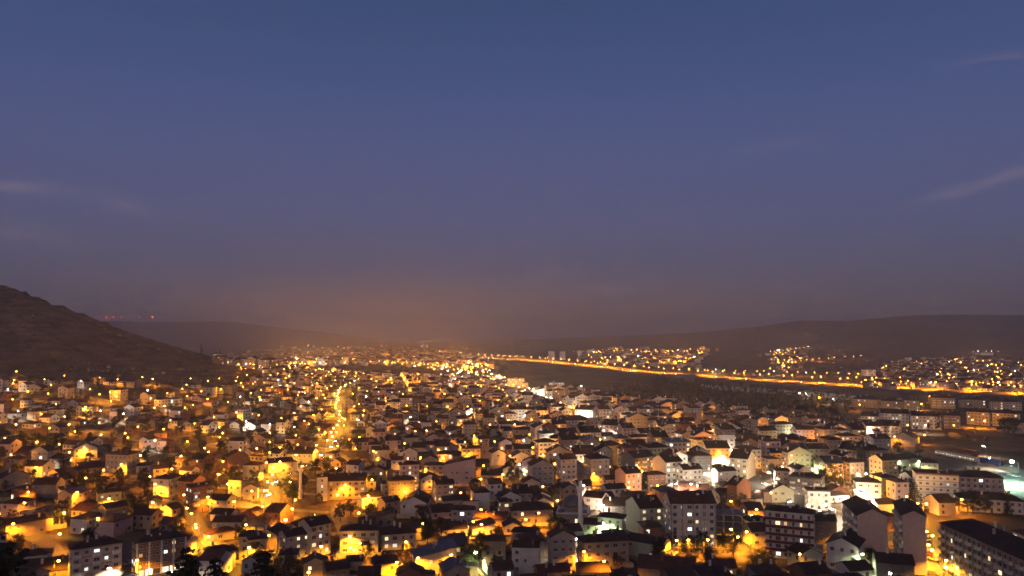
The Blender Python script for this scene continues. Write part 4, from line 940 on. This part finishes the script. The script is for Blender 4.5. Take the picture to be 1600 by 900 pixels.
for line in LAMPS.split('\n'):  # the golden lamp at the concrete skeleton is added to make the frame show
    k, L_ = line.split(' ', 1)
    for it in L_.split(','):
        px, py = map(float, it.split()); s = 1.0 if k != 'G' else 1.9; x, y = at(px, py, 7.5*s)
        for _ in range(14):
            if not inside(x, y, 2.8): break
            y -= 1.2; x *= 1-1.2/y
        p = POW[k]*random.uniform(.7, 1.35)*(1 if y < 700 else 1.5)
        if k == 'w' and 1275 < px < 1365 and 755 < py < 800: p *= .9
        if k == 'w' and px < 300: p *= 1.6
        if px < 400 and py < 575: p *= .3
        lamp(x, y, k, p, s=s, name='floodlight_mast' if k == 'G' else 'street_lamp'); done.append((x, y))
# boulevard
acc = 0; side = 1
for a, b in zip(boulevard[:-1], boulevard[1:]):
    acc += np.linalg.norm(b-a)
    if acc > 24:
        acc = 0; side = -side; t = (b-a)/np.linalg.norm(b-a); n = np.array((-t[1], t[0])); p = a+n*7.2*side
        if not inside(p[0], p[1], .3): lamp(p[0], p[1], 'w' if random.random() < .65 else 'y', 2.3 if p[1] < 620 else 2.4, rot=math.atan2(n[1]*side, n[0]*side)-R(90), label=None)
# the lit winding street left of the middle, and the street by the slab of flats
for wi, stp, kk, pw_ in ((2, 21, 'y', 1.5), (3, 20, 'y', 1.2), (1, 24, 'o', .9)):
    acc = 0; sd = 1; W_ = WAYS[wi]
    for a, b in zip(W_[:-1], W_[1:]):
        acc += np.linalg.norm(b-a)
        if acc > stp:
            acc = 0; sd = 1; t = (b-a)/(np.linalg.norm(b-a)+1e-9); p = a+np.array((-t[1], t[0]))*4*sd
            if not inside(p[0], p[1], 1): lamp(p[0], p[1], kk, pw_*random.uniform(.7, 1.3)); done.append((p[0], p[1]))
# lamps of the side streets
extra = []
for (x, y, px, py) in spots:
    pr = .8 if px < 560 else .58 if px < 850 else .7
    if random.random() > pr or py > 905: continue
    if min((abs(a-x)+abs(b-y) for a, b in done), default=99) < 16: continue
    if inside(x, y, 1.6): continue
    done.append((x, y)); extra.append((math.hypot(x, y), x, y))
extra.sort()
fl = MB(); FLM = [M['steel'], BULB['o'], BULB['w']]
flr = obj('distant_lamps', None)
def far_lamp(x, y, k='o', light=0., h=7.5, r=.42):
    z = hz(x, y); b = MB(); b.tube((0, 0, -.5), (0, 0, h), .1, .08, 4, 0); b.lathe([(.01, h+.02), (r, h+r*.6), (r, h+r*1.2), (.01, h+r*1.9)], 6, 1 if k == 'o' else 2); b.xf(x, y, z, 0); fl.join(b)
    if light: l = obj('lamp_light', lightdata(k, light, y > 1150 or random.random() < (.6 if x > 40 else .4)), flr, (x, y, z+h-.4))
for i, (dd, x, y) in enumerate(extra):
    if nl < 300: lamp(x, y, 'o' if random.random() < .88 else 'w', random.uniform(.5, 1.1)*(1 if y < 700 else 1.4))
    else: far_lamp(x, y, 'o' if random.random() < .86 else 'w', random.uniform(.4, 1.3)*(.8 if y < 600 else 1.1))
for poly, n, wf, lt in ((FARZ, 900, .14, 3.7), (ZR, 170, .08, 1.6), (ZV, 190, .12, 1.6), (ZW, 34, .1, 1.5), ([(640, 574), (690, 568), (765, 585), (790, 597), (740, 592)], 75, .25, 2.0), ([(330, 552), (600, 542), (690, 540), (600, 551), (420, 556)], 60, .2, 5.0)):
    for i, (x, y, px, py) in enumerate(zone_points(poly, n, 0, 0)): far_lamp(x, y, 'w' if random.random() < wf else 'o', lt*min(1.2, (y/2200)**2) if i % 3 == 0 else 0, r=random.uniform(.5, .95)*min(1.2, y/1900))
for a, b, n, wf in (((1205, 553), (1262, 545), 10, .5), ((1268, 566), (1345, 560), 7, .1), ((1520, 553), (1560, 552), 5, .8), ((1040, 570), (1103, 547), 16, .05), ((898, 553), (950, 549), 8, .1), ((650, 537), (704, 530.5), 16, .7), ((730, 546), (640, 538), 14, .2), ((632, 553), (733, 555), 16, .1), ((820, 544), (826, 544), 2, .9), ((1100, 583), (1340, 590), 16, .1), ((1340, 596), (1600, 606), 14, .1), ((580, 533), (610, 533), 5, .3)):
    for i in range(n):
        t = (i+random.uniform(-.2, .2))/max(1, n-1); x, y = at(a[0]+(b[0]-a[0])*t, a[1]+(b[1]-a[1])*t+random.uniform(-.6, .6)); far_lamp(x, y, 'w' if random.random() < wf else 'o', 4 if i % 2 else 0, r=.5)
# highway, both sides
acc = 99; hs_n = 1; k_ = 0
ordn = lambda k: ('first' if k == 1 else ORD[k-1]) if k <= 20 else {2: 'twenty', 3: 'thirty', 4: 'forty', 5: 'fifty'}[k//10]+('-'+('first' if k % 10 == 1 else ORD[k % 10-1]) if k % 10 else 'th').replace('tyth', 'tieth')
for a, b in zip(highway[:-1], highway[1:]):
    acc += np.linalg.norm(b-a)
    if acc > 48*hs_n:
        acc = 0; hs_n = random.uniform(.8, 1.2); t = (b-a)/np.linalg.norm(b-a); n = np.array((-t[1], t[0])); k_ += 1
        for sd in (-1, 1):
            p = a+n*15.5*sd; lamp(p[0], p[1], 'o', 14*random.uniform(.7, 1.2), rot=math.atan2(n[1]*sd, n[0]*sd)-R(90), s=1.45, name='highway_lamp', label=f"{ordn(k_)} orange highway lamp on the {'town' if sd*n[1] < 0 else 'hill'} side, counted from the right edge")
flo = obj('bulbs_and_poles', fl.mesh('bulbs_and_poles', FLM), flr); tag(flr, 'countless small lamps of the far districts', kind='stuff')

# ------------------------------------------------------------------ trees between the houses, then the wood on the plain
treespots.sort(key=lambda t: math.hypot(t[0], t[1])); ft = MB(); FTM = [LEAF['dark'], LEAF['green'], LEAF['olive'], LEAF['autumn'], M['bark']]
def far_tree(x, y, h, mi, slim=False, q_=16):
    z = hz(x, y); b = MB(); b.tube((0, 0, -.5), (0, 0, h*.4), .18, .1, 4, 4)
    r_ = rng; n = 5
    for k in range(n):
        a = r_.uniform(0, 6.28); rr = (h*.09 if slim else h*.24)*r_.uniform(.2, 1); zz = h*r_.uniform(.3, .92); m0 = len(b.f)
        leaf_quads(b, np.array((rr*math.cos(a), rr*math.sin(a), zz)), q_, h*(.10 if slim else .17), h*.05, r_, 1.5 if slim else .9)
        for i in range(m0, len(b.f)): b.m[i] = mi
    b.xf(x, y, z, 0); ft.join(b)
nt_ = 0
for (x, y, py) in treespots:
    if inside(x, y, .5) or road_d(x, y) < 1: continue
    if nt_ < 215 and py < 915: tree(x, y, random.uniform(6, 10.5), 'b', random.choices(('dark', 'green', 'olive', 'autumn'), (.55, .2, .12, .13))[0]); nt_ += 1
    elif random.random() < .9: far_tree(x, y, random.uniform(6, 10.5), random.choices((0, 1, 2, 3), (.55, .2, .12, .13))[0], False, 20)
for o, x, y, adj, noun in TREES: o['label'] = place_label(f'{adj} {noun}', x, y)
tag(obj('distant_trees', ft.mesh('distant_trees', FTM)), 'garden trees scattered between the far houses', kind='stuff')
ft = MB()
WOOD = [(985, 603), (1040, 594), (1100, 603), (1200, 612), (1330, 628), (1330, 655), (1200, 652), (1080, 636), (1000, 628), (940, 618)]
for x, y in zone_world(WOOD, 12, 640, 1500, 40, 700, .8): far_tree(x, y, random.uniform(7, 14), random.choices((0, 1, 3), (.7, .2, .1))[0], random.random() < .35, 13)
for x, y in zone_world([(1330, 628), (1600, 640), (1600, 700), (1330, 676)], 22, 500, 1000, 200, 800, .45):
    if not inside(x, y, 2) and road_d(x, y) > 1: far_tree(x, y, random.uniform(5, 9), random.choice((0, 0, 1)))
for x, y in zone_world([(0, 575), (330, 590), (400, 600), (330, 618), (0, 640)], 22, 500, 1300, -900, -200, .5):
    if not inside(x, y, 2) and road_d(x, y) > 1: far_tree(x, y, random.uniform(3, 8), random.choice((0, 0, 3)))
for x, y in zone_world([(380, 560), (430, 552), (800, 560), (800, 600), (430, 590)], 34, 1100, 3000, -900, 100, .6):
    if road_d(x, y) > 3: far_tree(x, y, random.uniform(6, 12), 0, False, 6)
tag(obj('distant_wood', ft.mesh('distant_wood', FTM)), 'dark wood and scrub on the plain and under the hill', kind='stuff')
# scrub on the camera's own slope and the bare hill
sb = MB()
for _ in range(420):
    x = random.uniform(-140, 140); y = random.uniform(95, 215); z = hz(x, y); px, py, _d = proj(x, y, z+2.4)
    if py < 893: continue
    b = MB(); leaf_quads(b, np.array((0, 0, .8)), 34, 1.1, .2, rng, .8); b.xf(x, y, z, 0, random.uniform(.6, 1.4)); sb.join(b)
rk = MB()
for _ in range(3400):
    a = random.uniform(3.6, 6.6); r_ = 620*math.sqrt(random.random()); x = -1000+r_*math.cos(a); y = 1200+r_*math.sin(a)
    if vnoise(np.array(x*.02), np.array(y*.02)) < .45: continue
    if random.random() < .8: b = MB(); leaf_quads(b, np.array((0, 0, .6)), 10, 1.3, .5, rng, .6); b.xf(x, y, hz(x, y), 0, random.uniform(.6, 2.2)); sb.join(b)
    else: b = MB(); b.lathe([(random.uniform(.6, 1.4), -.6), (random.uniform(.8, 1.3), .3), (random.uniform(.2, .8), random.uniform(.6, 1.2))], 5); b.xf(x, y, hz(x, y), random.uniform(0, 6), random.uniform(.8, 2.6)); rk.join(b)
tag(obj('rocks', rk.mesh('rocks', WALL['S'])), 'pale rocks strewn over the bare hill', kind='stuff')
for (_h, x, y, rot, w, d, st, rf, wk, rk_, q_, px, py) in houses[:900]:
    for _ in range(3):
        X = x+random.uniform(-9, 9); Y = y+random.uniform(-9, 9)
        if inside(X, Y, .8) or road_d(X, Y) < .5: continue
        b = MB(); leaf_quads(b, np.array((0, 0, .7)), 16, .9, .22, rng, .8); b.xf(X, Y, hz(X, Y), 0, random.uniform(.7, 1.8)); sb.join(b)
tag(obj('scrub', sb.mesh('scrub', LEAF['dark'])), 'low dark scrub on the slopes', kind='stuff')
# pale posts planted in rows on the plain
pp = MB()
for i in range(46):
    for j in range(16):
        x0, y0 = at(1090, 601); x1, y1 = at(1325, 618); t = i/45; x = x0+(x1-x0)*t+random.uniform(-.5, .5); y = y0+(y1-y0)*t-j*7.5
        if y < 1000 or road_d(x, y) < 2: continue
        b = MB(); b.box(-.7, .7, -.5, .5, 0, 1.5); b.xf(x, y, hz(x, y), 0); pp.join(b)
tag(obj('pale_posts', pp.mesh('pale_posts', WALL['W'])), 'rows of small pale posts on the plain by the highway', kind='stuff')

# ------------------------------------------------------------------ wind turbines on the far ridge
for i, (px, dy_) in enumerate(((166, 0), (178, 300), (190, 100), (218, 500), (238, 250))):
    y = 7000+dy_; x = (px-800)/FPX*y; zt = CZ+23.5/FPX*y; z = hz(x, y); root = obj('wind_turbine', None, None, (x, y, z)); hgt = zt-z
    tag(root, f"wind turbine with red beacon on the far ridge, {['first', 'second', 'third', 'fourth', 'last'][i]} from the near hill", 'wind turbine', 'wind turbines')
    b = MB(); b.tube((0, 0, -3), (0, 0, hgt), 2, 1.2, 8); obj('tower', b.mesh('tower', M['trim']), root)
    b = MB(); b.box(-1.5, 1.5, -3, 4, hgt, hgt+3); obj('nacelle', b.mesh('nacelle', M['trim']), root)
    for k in range(3):
        a = 2.09*k+i; b = MB(); b.tube((0, -3.5, hgt+1.5), (math.sin(a)*32, -3.5, hgt+1.5+math.cos(a)*32), 1.1, .25, 5); obj('blade', b.mesh('blade', M['trim']), root)
    b = MB(); b.lathe([(.01, hgt+3.1), (3.2, hgt+4.8), (3.2, hgt+7), (.01, hgt+8.6)], 8); obj('beacon', b.mesh('beacon', BULB['r']), root)

# ------------------------------------------------------------------ cars
cb = MB(); prof = [(-2.1, .35), (2.1, .35), (2.15, .7), (1.2, .92), (-1.9, .95), (-2.15, .8)]
cb.add([(sx*.86, yy, zz) for sx in (-1, 1) for yy, zz in prof], [(0, 1, 2, 3, 4, 5), (11, 10, 9, 8, 7, 6)]+[((i+1) % 6, i, 6+i, 6+(i+1) % 6) for i in range(6)])
cc = MB(); pf = [(-1.75, .95), (1.1, .93), (.45, 1.45), (-1.15, 1.47)]
cc.add([(sx*w_, yy, zz) for sx in (-1, 1) for (yy, zz), w_ in zip(pf, (.82, .82, .66, .66))], [(0, 1, 2, 3), (7, 6, 5, 4)]+[((i+1) % 4, i, 4+i, 4+(i+1) % 4) for i in range(4)])
CABIN = cc.mesh('cabin', gl); CBODY = {n_: cb.mesh('body', mat('car_'+n_, c, .35, spec=.5)) for n_, c in (('white', (.7, .7, .7)), ('silver', (.4, .41, .42)), ('dark', (.03, .03, .04)), ('red', (.35, .03, .03)))}
wb = MB(); wb.tube((-.1, 0, 0), (.1, 0, 0), .33, .33, 10); WHEEL = wb.mesh('wheel', M['rubber'])
hb_ = MB(); hb_.lathe([(.01, -.1), (.16, -.06), (.16, .06), (.01, .1)], 8); HL = hb_.mesh('headlight', emis('headlight', (1, .93, .8), 90)); TL = hb_.mesh('tail_light', emis('tail_light', (1, .05, .02), 12)); HO = hb_.mesh('headlight', M['frame']); TO = hb_.mesh('tail_light', M['redband'])
def car(x, y, rot, colr, on, label, grp):
    root = obj('car', None, None, (x, y, hz(x, y)+.17), rot); tag(root, label, 'car', grp); obj('body', CBODY[colr], root); obj('cabin', CABIN, root)
    for sx in (-1, 1):
        for yy in (-1.3, 1.35): obj('wheel', WHEEL, root, (sx*.8, yy, .33))
        obj('headlight', HL if on else HO, root, (sx*.6, 2.12, .66)).rotation_euler = (R(90), 0, 0); obj('tail_light', TL if on else TO, root, (sx*.62, -2.12, .78)).rotation_euler = (R(90), 0, 0)
def cars_on(path, step, offs, n, what, grp, i0=4):
    L_ = np.cumsum(np.r_[0, np.linalg.norm(np.diff(path, axis=0), axis=1)]); s = i0; k = 0
    while s < L_[-1]-20 and k < n:
        i = int(np.searchsorted(L_, s)); a, b = path[max(0, i-1)], path[min(len(path)-1, i)]
        if np.linalg.norm(b-a) > .01:
            t = (b-a)/np.linalg.norm(b-a); nn = np.array((-t[1], t[0])); o_ = offs[k % len(offs)]; p = a+nn*o_; toward = o_ > 0
            cl_ = random.choice(list(CBODY)); d_ = -t if toward else t
            car(p[0], p[1], math.atan2(-d_[0], d_[1]), cl_, True, place_label(f"{cl_} car {'coming along' if toward else 'driving away on'} {what}", p[0], p[1]), grp); k += 1
        s += step*random.uniform(.6, 1.4)
cars_on(highway, 46, (6, -6, 10, 6), 44, 'the highway', 'cars on the highway', 200)
cars_on(highway[-max(20, len(highway)//6):], 17, (6, 6, 10), 26, 'the far end of the highway', 'cars on the highway', 6)
cars_on(WAYS[2], 16, (2, -2), 14, 'the winding lit street', 'cars on the winding street', 40)
cars_on(boulevard, 20, (3, -3, 6), 30, 'the boulevard', 'cars on the boulevard', 60)
for i, (px, py, a, c) in enumerate(((1458, 876, 20, 'silver'), (1466, 877, 22, 'white'), (1474, 880, 18, 'dark'), (1449, 868, 95, 'red'), (1446, 846, 95, 'white'), (1444, 836, 97, 'dark'), (1572, 742, 60, 'dark'), (1580, 744, 60, 'silver'), (1588, 746, 62, 'white'), (200, 882, 5, 'silver'))):
    x, y = at(px, py); car(x, y, R(a), c, False, ('parked %s car, ' % c)+['in front of the slab of flats', 'second by the slab of flats', 'third by the slab of flats', 'across the yellow-lit street', 'up the yellow-lit street', 'farther up the yellow-lit street', 'first of three by the tracks', 'middle of three by the tracks', 'last of three by the tracks', 'between the pinkish and brick blocks'][i], 'parked cars')

# cars parked along the side streets
npk = 0
for run in lines:
    for (x, y), (x2, y2) in zip(run[:-1], run[1:]):
        if npk >= 110 or random.random() > .4 or math.hypot(x, y) > 520: continue
        t = np.array((x2-x, y2-y)); t /= np.linalg.norm(t)+1e-9; px_ = x-t[1]*1.7; py_ = y+t[0]*1.7
        if inside(px_, py_, 1.6) or road_d(px_, py_) < 1 or any(abs(a-px_)+abs(b-py_) < 3 for a, b in TXY): continue
        c = random.choice(list(CBODY)); car(px_, py_, math.atan2(-t[0], t[1]), c, False, place_label(f'parked {c} car', px_, py_), 'cars parked along the side streets'); npk += 1
